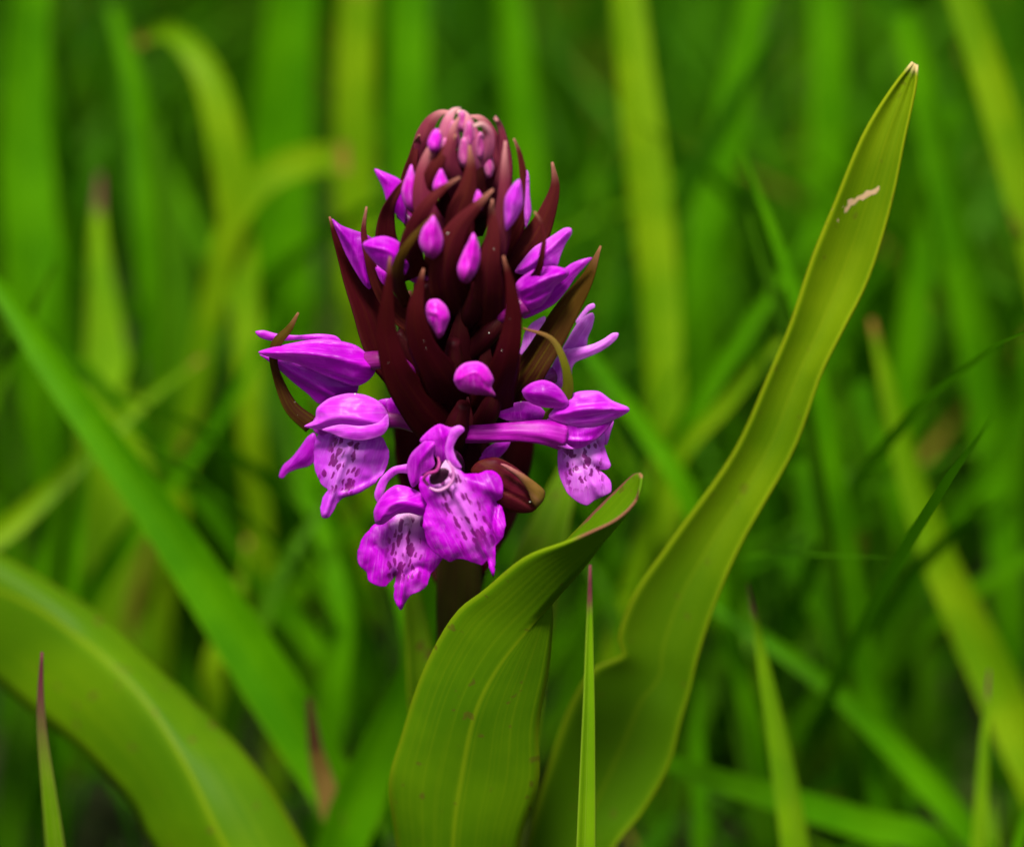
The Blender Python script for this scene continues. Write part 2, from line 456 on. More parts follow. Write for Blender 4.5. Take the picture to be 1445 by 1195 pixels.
M_PETALV = petal_material('petal_violet', (0.34, 0.001, 0.42), (0.48, 0.003, 0.54), (0.64, 0.07, 0.70))
M_LIP = petal_material('lip_spotted', DEEP, MID, (0.80, 0.24, 0.82), spots=True, throat=(0.80, 0.42, 0.72))
M_LIPP = petal_material('lip_pale_spotted', (0.50, 0.015, 0.62), (0.62, 0.05, 0.74), (0.78, 0.30, 0.86), spots=True)
M_BUD = petal_material('bud_magenta', (0.44, 0.001, 0.40), (0.62, 0.004, 0.56), (0.80, 0.2, 0.74), rough=0.48, transl=0.12, base=(0.10, 0.002, 0.035))
M_SPUR = petal_material('spur_purple', (0.26, 0.001, 0.24), (0.42, 0.003, 0.40), (0.60, 0.06, 0.58), transl=0.15, rough=0.5)
M_OVARY = petal_material('ovary_purple', (0.12, 0.004, 0.07), (0.2, 0.006, 0.15), (0.36, 0.03, 0.36), transl=0.1)

def bract_material(name, base, mid, tip, olive, amt, tipfrom=0.90):
    m, nt, out = new_mat(name); b = NB(nt)
    vec, u, v, ob = b.uv()
    n1 = b.noise(ob, 120.0, 3.0)
    n2 = b.noise(b.scalevec(vec, (9.0, 1.0, 1.0)), 1.0, 3.0, 0.6)
    c = b.mix(b.smooth(v, 0.15, 0.75), rgb(*base), rgb(*mid))
    c = b.mix(b.math('MULTIPLY', b.smooth(b.math('ADD', n2, b.math('MULTIPLY', b.math('SUBTRACT', n1, 0.5), 0.5)), 0.42, 0.7), amt), c, rgb(*olive))
    c = b.mix(b.smooth(v, tipfrom, 1.0), c, rgb(*tip))
    fine = b.noise(ob, 2400.0, 2.0)
    h = b.math('ADD', b.noise(b.scalevec(vec, (30.0, 2.0, 1.0)), 1.0), b.math('MULTIPLY', fine, 0.4))
    vn = b.noise(b.scalevec(vec, (46.0, 2.0, 1.0)), 1.0, 2.0, 0.6)
    c = b.mix(b.math('MULTIPLY', b.smooth(vn, 0.5, 0.7), 0.35), c, rgb(*olive))
    b.surface(out, c, 0.5, 0.2, tcol=rgb(0.32, 0.02, 0.03), spec=0.07, bump=h, bstr=0.35, bdist=0.00012)
    return m
M_BRACT = bract_material('bract_maroon', (0.024, 0.0005, 0.003), (0.046, 0.002, 0.005), (0.24, 0.085, 0.05), (0.055, 0.009, 0.003), 0.4)
M_BRACTO = bract_material('bract_olive', (0.03, 0.004, 0.004), (0.06, 0.026, 0.003), (0.22, 0.09, 0.04), (0.075, 0.05, 0.002), 0.75, 0.84)
M_BRACTP = bract_material('bract_young_pink', (0.10, 0.006, 0.03), (0.19, 0.02, 0.05), (0.50, 0.20, 0.20), (0.20, 0.05, 0.04), 0.4, 0.66)
M_BRACTQ = bract_material('bract_pale_tip', (0.28, 0.03, 0.14), (0.40, 0.09, 0.18), (0.70, 0.40, 0.38), (0.4, 0.16, 0.12), 0.4, 0.62)
M_BRACTU = bract_material('bract_upper', (0.036, 0.0008, 0.005), (0.09, 0.008, 0.014), (0.34, 0.13, 0.09), (0.10, 0.022, 0.006), 0.5, 0.82)
M_HANG = bract_material('bract_hanging', (0.06, 0.002, 0.01), (0.10, 0.006, 0.018), (0.09, 0.01, 0.012), (0.10, 0.03, 0.006), 0.4)
M_FOLD = bract_material('bract_fold', (0.12, 0.075, 0.008), (0.17, 0.08, 0.02), (0.36, 0.11, 0.13), (0.2, 0.08, 0.05), 0.5, 0.5)
M_CORE = bract_material('ovary_maroon', (0.022, 0.001, 0.004), (0.03, 0.0015, 0.005), (0.03, 0.002, 0.005), (0.035, 0.012, 0.002), 0.3)
M_BRACTG = bract_material('bract_green', (0.10, 0.13, 0.004), (0.13, 0.13, 0.006), (0.2, 0.08, 0.03), (0.12, 0.10, 0.006), 0.4, 0.6)
M_STEM = bract_material('stem_dark', (0.045, 0.055, 0.004), (0.05, 0.025, 0.008), (0.06, 0.008, 0.012), (0.05, 0.008, 0.01), 0.5, 0.6)

m, nt, out = new_mat('throat_shade'); b = NB(nt); vec, u, v, ob = b.uv()
b.surface(out, b.mix(b.noise(ob, 500.0), rgb(0.012, 0.001, 0.006), rgb(0.05, 0.003, 0.03)), 0.6, 0.0); M_THROATSHADE = m
m, nt, out = new_mat('pollen'); b = NB(nt); vec, u, v, ob = b.uv()
b.surface(out, b.mix(b.noise(ob, 900.0), rgb(0.75, 0.7, 0.5), rgb(0.85, 0.83, 0.75)), 0.5, 0.0); M_POLLEN = m

# soil and thatch
m, nt, out = new_mat('soil'); b = NB(nt); vec, u, v, ob = b.uv()
n1 = b.noise(ob, 40.0, 6.0, 0.65); n2 = b.noise(ob, 260.0, 4.0, 0.6)
c = b.mix(b.smooth(n1, 0.35, 0.65), rgb(0.010, 0.014, 0.003), rgb(0.022, 0.040, 0.004))
c = b.mix(b.math('MULTIPLY', b.smooth(n2, 0.55, 0.75), 0.6), c, rgb(0.05, 0.045, 0.012))
b.surface(out, c, 0.9, 0.0, spec=0.1, bump=b.math('ADD', n1, n2), bstr=0.8, bdist=0.006); M_SOIL = m

# grass mass material, tint per blade
m, nt, out = new_mat('grass_mass'); b = NB(nt)
at = b.n('ShaderNodeAttribute', attribute_name='tint'); hv = b.n('ShaderNodeAttribute', attribute_name='along')
ramp = b.n('ShaderNodeValToRGB'); b.link(at.outputs['Fac'], ramp.inputs[0])
cr = ramp.color_ramp
cr.elements[0].position = 0.0; cr.elements[0].color = rgb(0.014, 0.070, 0.0)
cr.elements[1].position = 1.0; cr.elements[1].color = rgb(0.24, 0.20, 0.02)
for p_, c_ in ((0.4, (0.032, 0.135, 0.0)), (0.75, (0.062, 0.205, 0.0)), (0.93, (0.14, 0.25, 0.001))):
    e = cr.elements.new(p_); e.color = rgb(*c_)
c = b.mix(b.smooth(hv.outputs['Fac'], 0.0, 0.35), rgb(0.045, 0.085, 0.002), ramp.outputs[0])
b.surface(out, c, 0.5, 0.45, spec=0.05); M_MASS = m

# ------------------------------------------------------------------ ground
gv = []; gf = []
xs = sorted(set([-200, -60, -20, -8, -4] + list(np.linspace(-2.5, 2.5, 61)) + [4, 8, 20, 60, 200]))
ys = sorted(set([-200, -60, -20, -8, -4] + list(np.linspace(-2.5, 3.5, 73)) + [5, 8, 20, 60, 200]))
for y in ys:
    for x in xs:
        near = max(abs(x), abs(y)) < 3
        dz = 0.004 * math.sin(x * 9 + 1.3 * y) * math.sin(y * 7.3 + 0.4) + 0.003 * math.sin(x * 23 + y * 17) if near else 0
        gv.append((x, y, dz - 0.004))
nx = len(xs)
for j in range(len(ys) - 1):
    for i in range(nx - 1):
        a = j * nx + i; gf.append((a, a + 1, a + nx + 1, a + nx))
ground = make_obj('ground', gv, gf, None, M_SOIL); ground['kind'] = 'structure'

# ------------------------------------------------------------------ orchid
base = P(655, 1195, 0); BASE = Vector((base.x, 0.0, -0.004))
orchid = thing('orchid', BASE, 'purple spotted marsh orchid in flower on a dark stem with broad green leaves', 'orchid')
def part(name, mesh, mat, parent=None, thick=0.0, label=None, sub=0):
    v, f, uv = mesh[:3]
    o = make_obj(name, v, f, uv, mat, parent or orchid, thick, sub)
    at = o.data.attributes.new('rim', 'FLOAT', 'POINT')          # pixels in from the petal's margin
    at.data.foreach_set('value', np.array(mesh[3] if len(mesh) > 3 else np.full(len(v), 20.0), float))
    if label: o['label'] = label
    return o

# stem, from the ground to the tip of the spike
sb = P(655, 1195, 0)
stem_pts = [(656, 1195, 0), (652, 1000, 0), (648, 860, 0), (648, 700, 0), (648, 500, 0), (650, 350, 0), (651, 215, 0)]
v, f, uv = tube(stem_pts, [40, 38, 34, 34, 32, 26, 10], n=40, k=20)
# carry the lowest ring straight down into the soil
k = 20
low = [Vector((p.x, p.y, -0.003)) for p in v[:k]]
v = low + v; uv = [(q / k, 0) for q in range(k)] + uv
f = [tuple(a + k for a in fc) for fc in f if len(fc) == 4] + [(j, (j + 1) % k, k + (j + 1) % k, k + j) for j in range(k)]
part('stem', (v, f, uv), M_STEM)

# --- leaves
def L(name, L_, M_, R_, mat, label=None, n=48, thick=0.00035, bulge=0.0, half=7):
    return part('leaf', loft(L_, M_, R_, n=n, half=half, bulge=bulge), mat, thick=thick, label=label)
def down(pts, x, d, drop=480):     # root end of a leaf, below the frame, at the stem base
    return [(x, 1195 + drop, d)] + pts
L('leaf',
  down([(560, 1195, 10), (549, 1104, 11), (565, 1044, 11.5), (600, 940, 12.5), (645, 862, 15), (681, 834, 17), (741, 786, 19.5), (797, 765, 20.5), (834, 750, 20.5), (871, 732, 20), (896, 708, 19), (904, 684, 17.5), (905, 671, 16)], 600, 3),
  down([(639, 1195, 13), (653, 1086, 14), (672, 1002, 15), (700, 946, 15.5), (741, 893, 15.8), (779, 850, 16), (825, 798, 16.2), (850, 765, 16.4), (880, 731, 16.4), (899, 704, 16.4), (905, 690, 16.3), (906, 676, 16.2), (905, 670, 16)], 650, 5),
  down([(732, 1195, 12), (760, 1104, 13), (760, 1025, 13.5), (774, 942, 13.5), (779, 866, 13), (772, 800, 10.5), (797, 766, 11), (820, 742, 11.5), (845, 716, 12.5), (868, 694, 13.5), (886, 677, 14.5), (897, 669, 15.2), (905, 669, 16)], 700, 2.5),
  M_LEAFTIP, 'keeled green leaf with a folded brown-edged tip in front of the stem', n=60, bulge=0.6)
LEDGE = down([(742, 1195, -3), (772, 1086, -4), (806, 990, -5), (838, 942, -5.4), (862, 932, -5.6), (879, 922, -5.8), (873, 900, -6), (893, 842, -6.6), (950, 759, -7.4), (1036, 637, -8.6), (1084, 531, -9.6), (1113, 463, -10.2), (1147, 361, -11), (1177, 288, -11.4), (1220, 186, -12), (1262, 120, -12.8), (1288, 88, -13.4)], 650, 1)
REDGE = down([(868, 1195, -2), (905, 1148, -3), (945, 1078, -4), (960, 1020, -4.6), (966, 1000, -4.8), (974, 972, -5), (984, 930, -5.2), (1010, 850, -5.8), (1046, 767, -6.6), (1122, 630, -8), (1160, 525, -9), (1191, 463, -9.6), (1225, 395, -10.4), (1258, 288, -11.2), (1277, 196, -12), (1293, 118, -13), (1294, 92, -13.4)], 690, 1)
MIDL = []
for i, (a_, c_) in enumerate(zip(LEDGE, REDGE)):
    f_ = 0.56
    MIDL.append((a_[0] * (1 - f_) + c_[0] * f_, a_[1] * (1 - f_) + c_[1] * f_, min(a_[2], c_[2]) - 1.9 * min(1, (len(LEDGE) - 1 - i) / 4)))
LL = (LEDGE, MIDL, REDGE)
L('leaf', *LL, M_LEAFY, 'long channelled leaf rising to a yellowish blunt tip', n=70, bulge=-0.5)
L('leaf',
  down([(430, 1195, -10), (358, 1078, -16), (299, 1013, -22), (219, 938, -27), (164, 884, -31), (90, 834, -34), (0, 784, -37), (-110, 742, -40), (-230, 730, -44)], 640, 0),
  down([(320, 1195, -7), (262, 1078, -13), (209, 993, -19), (149, 929, -24), (104, 893, -28), (52, 856, -31), (-15, 826, -34), (-120, 790, -38), (-232, 738, -44)], 620, 3),
  down([(215, 1195, -15), (188, 1140, -18), (140, 1085, -22), (86, 1035, -26), (40, 1000, -30), (-10, 960, -34), (-70, 920, -37), (-150, 850, -40), (-234, 742, -44)], 600, 2),
  M_LEAF, 'broad arching leaf bending away to the side with a pale midrib', n=60, bulge=0.8)
part('leaf', ribbon([(655, 1675, -3), (690, 1195, -10), (720, 980, -18), (752, 820, -24), (790, 700, -30), (835, 590, -36)], [45, 90, 105, 100, 80, 6], n=36, roll=-15, cup=0.16), M_LEAF, thick=0.0003, label='broad green leaf upright behind the stem')
part('leaf', ribbon([(640, 1675, -3), (620, 1150, -8), (600, 1000, -10), (590, 900, -13), (578, 820, -16), (560, 735, -20)], [40, 56, 60, 56, 44, 5], n=36, roll=20, cup=0.18), M_LEAF, thick=0.0003, label='narrow green leaf clasping the stem from behind')

# --- bracts: (points base first, widths px, material, roll, cup)
BR = 0
def bract(pts, widths, mat=None, roll=0, cup=0.2, seed=0, label=None, name='bract'):
    global BR
    BR += 1
    rr = random.Random(BR * 17 + 3)
    widths = list(widths); widths[-1] = min(widths[-1], 2.4); widths[-2] *= 0.86
    widths = [w_ * rr.uniform(0.94, 1.08) for w_ in widths]
    rl = [roll + rr.uniform(-6, 6), roll + rr.uniform(-14, 14), roll + rr.uniform(-22, 22), roll + rr.uniform(-30, 30)]
    return part(name, ribbon(pts, widths, n=30, across=11, roll=rl, cup=cup * 0.75, seed=BR, wave=0.025, keel=1.15), mat or (M_BRACTU if pts[-1][1] < 300 else M_BRACT), thick=0.00018, label=label)
A = M_BRACT
bract([(600, 560, 2), (545, 500, 1), (520, 440, 0), (494, 380, -1), (475, 335, -1), (465, 306, -1)], [40, 58, 52, 34, 15, 4], roll=18, cup=0.16, label='long dark bract spreading beside the upper left flower')
bract([(600, 470, 3), (560, 440, 3), (534, 402, 3), (520, 362, 4), (513, 326, 4), (517, 292, 4)], [30, 30, 22, 12, 9, 4])
bract([(632, 620, 5), (590, 572, 9), (560, 525, 12), (546, 470, 13), (547, 415, 14), (550, 362, 14)], [52, 62, 52, 36, 22, 7], cup=-0.18, seed=3)
bract([(648, 570, 5), (618, 525, 10), (594, 482, 12), (587, 440, 13), (592, 405, 13), (598, 379, 13)], [50, 56, 46, 34, 22, 7], cup=-0.2, seed=4)
bract([(575, 430, 5), (562, 400, 9), (564, 368, 11), (578, 342, 12), (596, 320, 12), (612, 303, 12)], [16, 18, 18, 15, 11, 5], mat=M_BRACTO, cup=-0.2)
bract([(585, 390, 5), (580, 350, 9), (590, 312, 11), (608, 283, 12), (628, 264, 12), (649, 250, 12)], [36, 36, 32, 22, 15, 6], cup=-0.2)
bract([(650, 440, 4), (632, 400, 9), (632, 360, 11), (646, 322, 12), (672, 292, 12.5), (696, 267, 12.5)], [50, 58, 54, 40, 22, 6], cup=-0.2)
bract([(690, 590, 4), (702, 545, 9), (716, 500, 12), (724, 450, 13), (720, 402, 13.5), (710, 361, 13.5)], [60, 56, 42, 28, 20, 6], cup=-0.2)
bract([(705, 575, 2), (745, 527, 4), (771, 486, 4), (803, 434, 4), (830, 391, 4), (848, 347, 4)], [46, 50, 50, 46, 36, 8], roll=-16, cup=-0.12, mat=M_BRACTO, label='broad olive and maroon bract pointing up to the right')
bract([(720, 580, 3), (775, 590, 7), (800, 556, 9), (797, 515, 10), (778, 478, 10), (738, 463, 10)], [14, 20, 17, 12, 8, 4], mat=M_BRACTG, cup=-0.2, label='thin green bract curling back over')
bract([(690, 430, 2), (730, 372, 3), (758, 330, 3), (774, 295, 3), (783, 262, 3), (779, 229, 3)], [40, 48, 40, 28, 17, 4], cup=-0.15)
bract([(735, 410, 6), (758, 385, 9), (765, 360, 10), (768, 336, 10), (764, 315, 10), (754, 299, 10)], [12, 12, 9, 7, 6, 3])
bract([(690, 300, 3), (708, 262, 5), (713, 230, 5), (710, 200, 5), (705, 178, 5), (698, 166, 6), (702, 171, 7)], [34, 30, 22, 13, 8, 6, 3], mat=M_BRACTP)
bract([(705, 360, 4), (733, 305, 5), (740, 265, 5), (737, 238, 5), (732, 214, 5), (725, 196, 5)], [30, 26, 15, 9, 7, 4])
bract([(690, 460, 5), (690, 410, 9), (691, 370, 10.5), (696, 330, 11), (694, 300, 11), (695, 281, 11)], [50, 48, 42, 32, 20, 7], cup=-0.2)
bract([(678, 400, 4), (702, 345, 7.5), (710, 300, 8.5), (712, 260, 9), (712, 228, 9), (713, 199, 8.5)], [36, 36, 32, 24, 16, 6], cup=-0.2, mat=M_BRACTP)
bract([(655, 400, 4), (648, 345, 8), (650, 300, 9.5), (660, 265, 10), (664, 235, 10), (662, 205, 9.5)], [44, 50, 46, 36, 26, 8], cup=-0.2)
bract([(610, 340, 2), (575, 290, 2), (577, 250, 2.5), (583, 222, 3), (587, 202, 3), (592, 191, 4)], [40, 36, 26, 16, 10, 5])
bract([(570, 400, 2), (546, 345, 3), (546, 305, 4), (556, 278, 6), (570, 258, 7), (582, 247, 7)], [40, 40, 26, 14, 10, 5])
bract([(612, 320, 4), (602, 280, 7), (610, 248, 8.5), (622, 222, 9), (633, 205, 9), (644, 190, 9)], [34, 34, 28, 22, 16, 6], cup=-0.2)
bract([(650, 370, 3), (618, 330, 7), (598, 290, 8), (596, 250, 8), (606, 215, 7.5), (622, 185, 7)], [44, 44, 40, 32, 24, 8], cup=-0.2, mat=M_BRACTP)
bract([(440, 600, 3), (412, 576, 3), (396, 545, 3), (386, 508, 4), (392, 482, 5), (408, 464, 5), (421, 441, 5)], [26, 22, 14, 11, 14, 14, 5], mat=M_BRACTO, cup=-0.2, label='thin bract curled in an S beside the left flower')
# young bracts crowning the spike
bract([(640, 260, 4), (630, 222, 6), (628, 192, 6.5), (632, 170, 6), (640, 157, 5), (650, 153, 4)], [30, 34, 30, 22, 14, 6], mat=M_BRACTQ, cup=-0.25)
bract([(660, 260, 4), (668, 225, 6), (666, 195, 6.5), (660, 172, 6), (652, 160, 5), (641, 158, 4.5)], [30, 34, 30, 20, 14, 6], mat=M_BRACTQ, cup=-0.25)
bract([(675, 260, 3), (682, 228, 6), (690, 205, 7), (690, 186, 7.5), (680, 176, 8), (668, 178, 9)], [26, 26, 20, 16, 12, 6], mat=M_BRACTQ, cup=-0.25)
bract([(660, 300, 4), (640, 250, 8), (634, 222, 9), (637, 196, 9), (642, 176, 8), (648, 166, 7)], [26, 30, 26, 20, 13, 5], mat=M_BRACTP, cup=-0.25)
bract([(680, 280, 3), (694, 240, 4), (696, 210, 4), (690, 185, 4), (678, 168, 4), (664, 164, 4)], [36, 36, 30, 22, 16, 6], mat=M_BRACTP, cup=-0.2)
bract([(620, 260, 1), (598, 225, 2), (598, 195, 3), (608, 172, 3), (622, 160, 3), (634, 158, 3)], [40, 40, 34, 24, 16, 6], mat=M_BRACTP, cup=-0.2)
# inner layer, close round the stem
for px_, py_, tx, ty, w_ in [(630, 600, 590, 470, 50), (670, 610, 690, 480, 56), (645, 560, 650, 430, 60), (620, 500, 585, 400, 48), (675, 510, 705, 390, 50), (650, 470, 655, 350, 56),
                             (625, 420, 600, 320, 44), (675, 420, 700, 310, 44), (650, 390, 640, 270, 48), (640, 330, 628, 225, 40), (665, 330, 680, 225, 40), (655, 700, 660, 560, 56),
                             (620, 660, 600, 540, 46), (652, 300, 655, 190, 40), (690, 600, 735, 500, 44), (610, 560, 560, 470, 44)]:
    bract([(px_, py_, 2), (px_ * .65 + tx * .35, py_ * .65 + ty * .35, 5), (px_ * .3 + tx * .7, py_ * .3 + ty * .7, 6), (tx, ty, 6)], [w_ * .8, w_, w_ * .7, 6], cup=-0.22, mat=M_CORE)
# around the back of the spike
for i, (a0, z0, ln, sp_) in enumerate([(80, 0.065, 0.030, 0.013), (130, 0.070, 0.030, 0.012), (45, 0.075, 0.028, 0.012), (100, 0.085, 0.026, 0.011),
                                     (60, 0.10, 0.024, 0.009), (140, 0.10, 0.022, 0.009), (95, 0.112, 0.02, 0.007)]):
    a = math.radians(a0); cx, cy = P(650, 500, 0).x, 0.0
    dx, dy = math.cos(a), math.sin(a)
    z0 = 0.062 + (z0 - 0.065) * 0.6 + 0.016
    wp = [(cx + dx * r_, cy + dy * r_, z0 + h_ * ln) for r_, h_ in ((0.002, 0), (sp_ * 0.55, 0.25), (sp_ * 0.85, 0.5), (sp_, 0.75), (sp_ * 0.95, 1.0))]
    part('bract', ribbon(None, [0.003, 0.005, 0.0045, 0.003, 0.0004], n=18, across=7, cup=0.2, world=wp), A, thick=0.0004)
# large bract bent down below the flowers, tip folded over
lb = part('bract', patch([(664, 664), (676, 650), (700, 645), (722, 655), (745, 672), (768, 692), (764, 708), (752, 722), (733, 724), (708, 718), (690, 700), (672, 686)], 11, slope=(0.0, 0.0), puff=0.5, creases=[([(705, 690), (730, 702), (752, 716)], -0.35, 2.0)], axis=((664, 660), (800, 720))), M_HANG, label='maroon bract hanging below the right flowers')
part('folded_tip', patch([(706, 655), (716, 656), (738, 668), (758, 682), (769, 693), (767, 706), (757, 716), (750, 708), (744, 692), (730, 674)], 13.2, slope=(0.0, 0.0), puff=0.6, axis=((790, 720), (704, 650))), M_FOLD, lb)

# dark heart of the spike: ovaries packed round the stem
def ovary(pts, radii, mat=None):
    return part('ovary', tube(pts, radii, n=16, k=12), mat or M_OVARY)
for pts, rad in [
    ([(640, 640, 2), (610, 585, 6), (590, 545, 7)], [10, 15, 9]), ([(650, 560, 3), (640, 520, 8), (640, 480, 9)], [10, 16, 9]),
    ([(660, 620, 3), (690, 580, 7), (700, 540, 8)], [10, 16, 9]), ([(645, 640, 4), (645, 600, 9), (655, 570, 10)], [12, 18, 10]),
    ([(650, 470, 3), (670, 430, 7), (675, 400, 8)], [10, 15, 9]), ([(640, 470, 3), (610, 430, 6), (600, 400, 7)], [10, 14, 8]),
    ([(645, 400, 3), (620, 360, 6), (612, 330, 7)], [10, 14, 8]), ([(655, 400, 3), (690, 360, 5), (712, 330, 6)], [10, 13, 8]),
    ([(650, 520, 3), (690, 470, 6), (720, 440, 6)], [10, 15, 9]), ([(640, 540, 2), (590, 500, 4), (560, 470, 4)], [10, 15, 9]),
    ([(650, 360, 2), (655, 310, 6), (652, 270, 6)], [9, 13, 8]), ([(655, 690, 2), (690, 660, 4), (705, 648, 5)], [9, 10, 8])]:
    ovary(pts, rad, M_CORE)

# --- buds
def bud(outline, d0, mat=None, puff=1.0, slope=(0, 0), creases=(), axis=None):
    return part('bud', patch(outline, d0, slope=slope, puff=puff, creases=creases, sp=2.8, axis=axis), mat or M_BUD)
bud([(612, 304), (620, 318), (626, 338), (622, 356), (611, 366), (598, 358), (591, 342), (595, 324), (604, 312)], 12.2, creases=[([(611, 308), (612, 335), (606, 362)], 0.25, 3)])
bud([(605, 424), (618, 422), (630, 432), (635, 447), (630, 462), (625, 474), (618, 478), (612, 466), (603, 452), (600, 436)], 12, creases=[([(607, 440), (620, 445), (622, 470)], 0.3, 3)])
bud([(644, 522), (656, 512), (675, 510), (688, 518), (697, 535), (694, 546), (700, 559), (685, 558), (664, 556), (648, 550), (640, 537)], 13, puff=0.9, creases=[([(645, 535), (672, 525), (692, 545)], 0.3, 3)])
bud([(668, 328), (676, 345), (678, 365), (672, 385), (660, 400), (648, 394), (645, 378), (652, 358), (660, 342)], 12.6, creases=[([(668, 335), (665, 365), (656, 395)], 0.25, 3)])
bud([(622, 238), (630, 252), (634, 264), (622, 272), (611, 270), (612, 256)], 10.5)
bud([(580, 232), (586, 246), (593, 262), (592, 285), (584, 300), (572, 292), (566, 272), (570, 255)], 7)
bud([(610, 186), (618, 182), (624, 196), (620, 214), (608, 216), (603, 202)], 9)
bud([(733, 253), (737, 268), (738, 290), (728, 310), (714, 326), (711, 305), (712, 280), (722, 262)], 9.5, mat=M_PETALP, creases=[([(730, 262), (722, 290), (716, 318)], 0.25, 3)])
bud([(743, 240), (747, 250), (748, 275), (750, 300), (742, 322), (739, 300), (741, 270)], 5, mat=M_PETALP)
bud([(674, 268), (682, 280), (680, 296), (668, 300), (668, 284)], 12)

M_TIPBUD = petal_material('young_bud_pink', (0.36, 0.01, 0.20), (0.50, 0.07, 0.30), (0.72, 0.32, 0.46), rough=0.5, transl=0.15)
for cx, cy, rx, ry, d_ in [(640, 192, 10, 22, 6.5), (662, 190, 10, 20, 6.5), (652, 172, 9, 16, 5.5), (678, 206, 9, 20, 6.5), (655, 215, 10, 22, 7.5), (628, 214, 8, 20, 7), (690, 232, 8, 20, 6), (612, 232, 8, 20, 6)]:
    bud([(cx + rx * math.sin(a_) * (1.0 if math.cos(a_) < 0.3 else 0.8), cy - ry * math.cos(a_)) for a_ in [k_ * math.pi / 5 for k_ in range(10)]], d_, mat=M_TIPBUD, creases=[([(cx, cy - ry), (cx + 2, cy), (cx, cy + ry)], 0.2, 2)])
# --- flowers
def flower(outline, d0, mat=None, puff=0.8, slope=(0, 0), creases=(), axis=None, label=None, flat=None):
    return part('flower', patch(outline, d0, slope=slope, puff=puff, creases=creases, axis=axis, flat=flat, sp=2.3, sharp=0.75), mat or M_PETAL, label=label)
def sub(name, fl, outline, d0, mat=None, puff=0.5, slope=(0, 0), creases=(), axis=None, flat=None):
    return part(name, patch(outline, d0, slope=slope, puff=puff, creases=creases, axis=axis, flat=flat, sp=2.3, sharp=1.0), mat or M_PETAL, fl)
def lip(fl, outline, d0, mat, slope, axis, dome=1.2, creases=(), ruffle=0.18, flat=None, seed=1):
    return part('lip', patch(outline, d0, slope=slope, solid=False, dome=dome, creases=creases, ruffle=ruffle, axis=axis, sp=2.4, seed=seed, flat=flat), mat, fl, thick=0.00014)

# upper left, just opening
fl = flower([(528, 239), (545, 244), (565, 254), (572, 272), (573, 296), (571, 316), (558, 302), (546, 287), (540, 266)], 4, puff=0.6, label='small pointed flower opening near the top of the spike')
part('spur', tube([(565, 300, 2), (590, 320, 3), (620, 340, 3)], [9, 8, 8], n=12, k=10), M_OVARY, fl)
# left upper flower
fl = flower([(511, 345), (525, 336), (543, 333), (560, 339), (572, 352), (578, 370), (572, 388), (556, 388), (538, 379), (523, 364)], 7.5, puff=0.8, creases=[([(515, 347), (545, 352), (574, 372)], 0.4, 4)], label='half open flower beside the long dark bract')
sub('sepal', fl, [(468, 309), (482, 318), (500, 325), (515, 330), (526, 338), (528, 360), (526, 385), (523, 408), (514, 403), (502, 385), (488, 360), (478, 336)], 1.5, puff=0.35, mat=M_PETALV, creases=[([(470, 312), (498, 350), (518, 400)], 0.5, 5)])
sub('sepal', fl, [(527, 372), (540, 380), (552, 392), (545, 404), (536, 396)], 3.5)
part('spur', tube([(572, 378, 4), (592, 392, 5), (620, 410, 4)], [12, 10, 9], n=12, k=10), M_OVARY, fl)
# left middle flower, pointing out
fl = flower([(364, 497), (388, 489), (412, 484), (433, 480), (455, 478), (480, 481), (502, 487), (518, 499), (530, 515), (528, 528), (516, 540), (500, 545), (478, 538), (455, 529), (438, 521), (412, 511), (386, 506)], 5, puff=0.75, creases=[([(380, 497), (430, 498), (480, 505), (526, 518)], 0.7, 7), ([(395, 492), (440, 484), (490, 486)], -0.3, 3), ([(420, 512), (460, 526), (500, 540)], -0.5, 2.5)], axis=((530, 515), (364, 497)), label='long narrow flower pointing out beside the curled bract')
sub('sepal', fl, [(360, 468), (372, 466), (392, 471), (420, 473), (450, 471), (474, 474), (482, 484), (460, 484), (430, 480), (405, 481), (382, 481), (366, 476)], 3, puff=0.5, axis=((482, 482), (360, 468)))
sub('sepal', fl, [(366, 500), (388, 502), (412, 506), (438, 512), (460, 520), (485, 530), (506, 540), (500, 560), (470, 568), (450, 570), (434, 556), (414, 540), (394, 522), (376, 508)], 2.5, puff=0.35, mat=M_PETALV, creases=[([(375, 504), (420, 530), (470, 558)], 0.5, 5)], axis=((502, 550), (366, 500)))
part('spur', tube([(516, 510, 5), (540, 508, 6), (565, 512, 6), (600, 530, 4)], [14, 12, 11, 9], n=14, k=10), M_OVARY, fl)
# left lower flower with the spotted lip
fl = flower([(429, 602), (444, 592), (447, 576), (464, 562), (490, 555), (515, 557), (536, 567), (547, 582), (549, 600), (541, 613), (526, 619), (508, 621), (488, 618), (470, 611), (455, 607)], 8, puff=0.7, mat=M_PETALP, creases=[([(440, 600), (480, 590), (540, 598)], 0.4, 6), ([(452, 604), (490, 600), (542, 606)], -0.4, 3)], axis=((549, 600), (429, 602)), label='flower with a pale hood over a long-tipped spotted lip')
lip(fl, [(449, 612), (444, 628), (443, 646), (446, 666), (453, 683), (463, 691), (456, 702), (452, 716), (455, 730), (464, 729), (473, 716), (482, 703), (503, 697), (522, 686), (538, 672), (548, 652), (548, 634), (540, 618), (520, 610), (490, 608), (466, 608)], 6.5, M_LIPP, (0.005, 0.022), ((500, 606), (462, 722)), dome=1.0, creases=[([(500, 615), (480, 665), (458, 724)], 0.6, 5), ([(540, 672), (505, 692), (482, 698)], 0.5, 5)], seed=2)
sub('petal', fl, [(454, 606), (480, 599), (510, 601), (534, 596), (547, 584), (549, 600), (541, 613), (526, 619), (508, 622), (486, 619), (468, 612)], 10.2, mat=M_PETALP, puff=0.3, axis=((548, 600), (454, 606)))
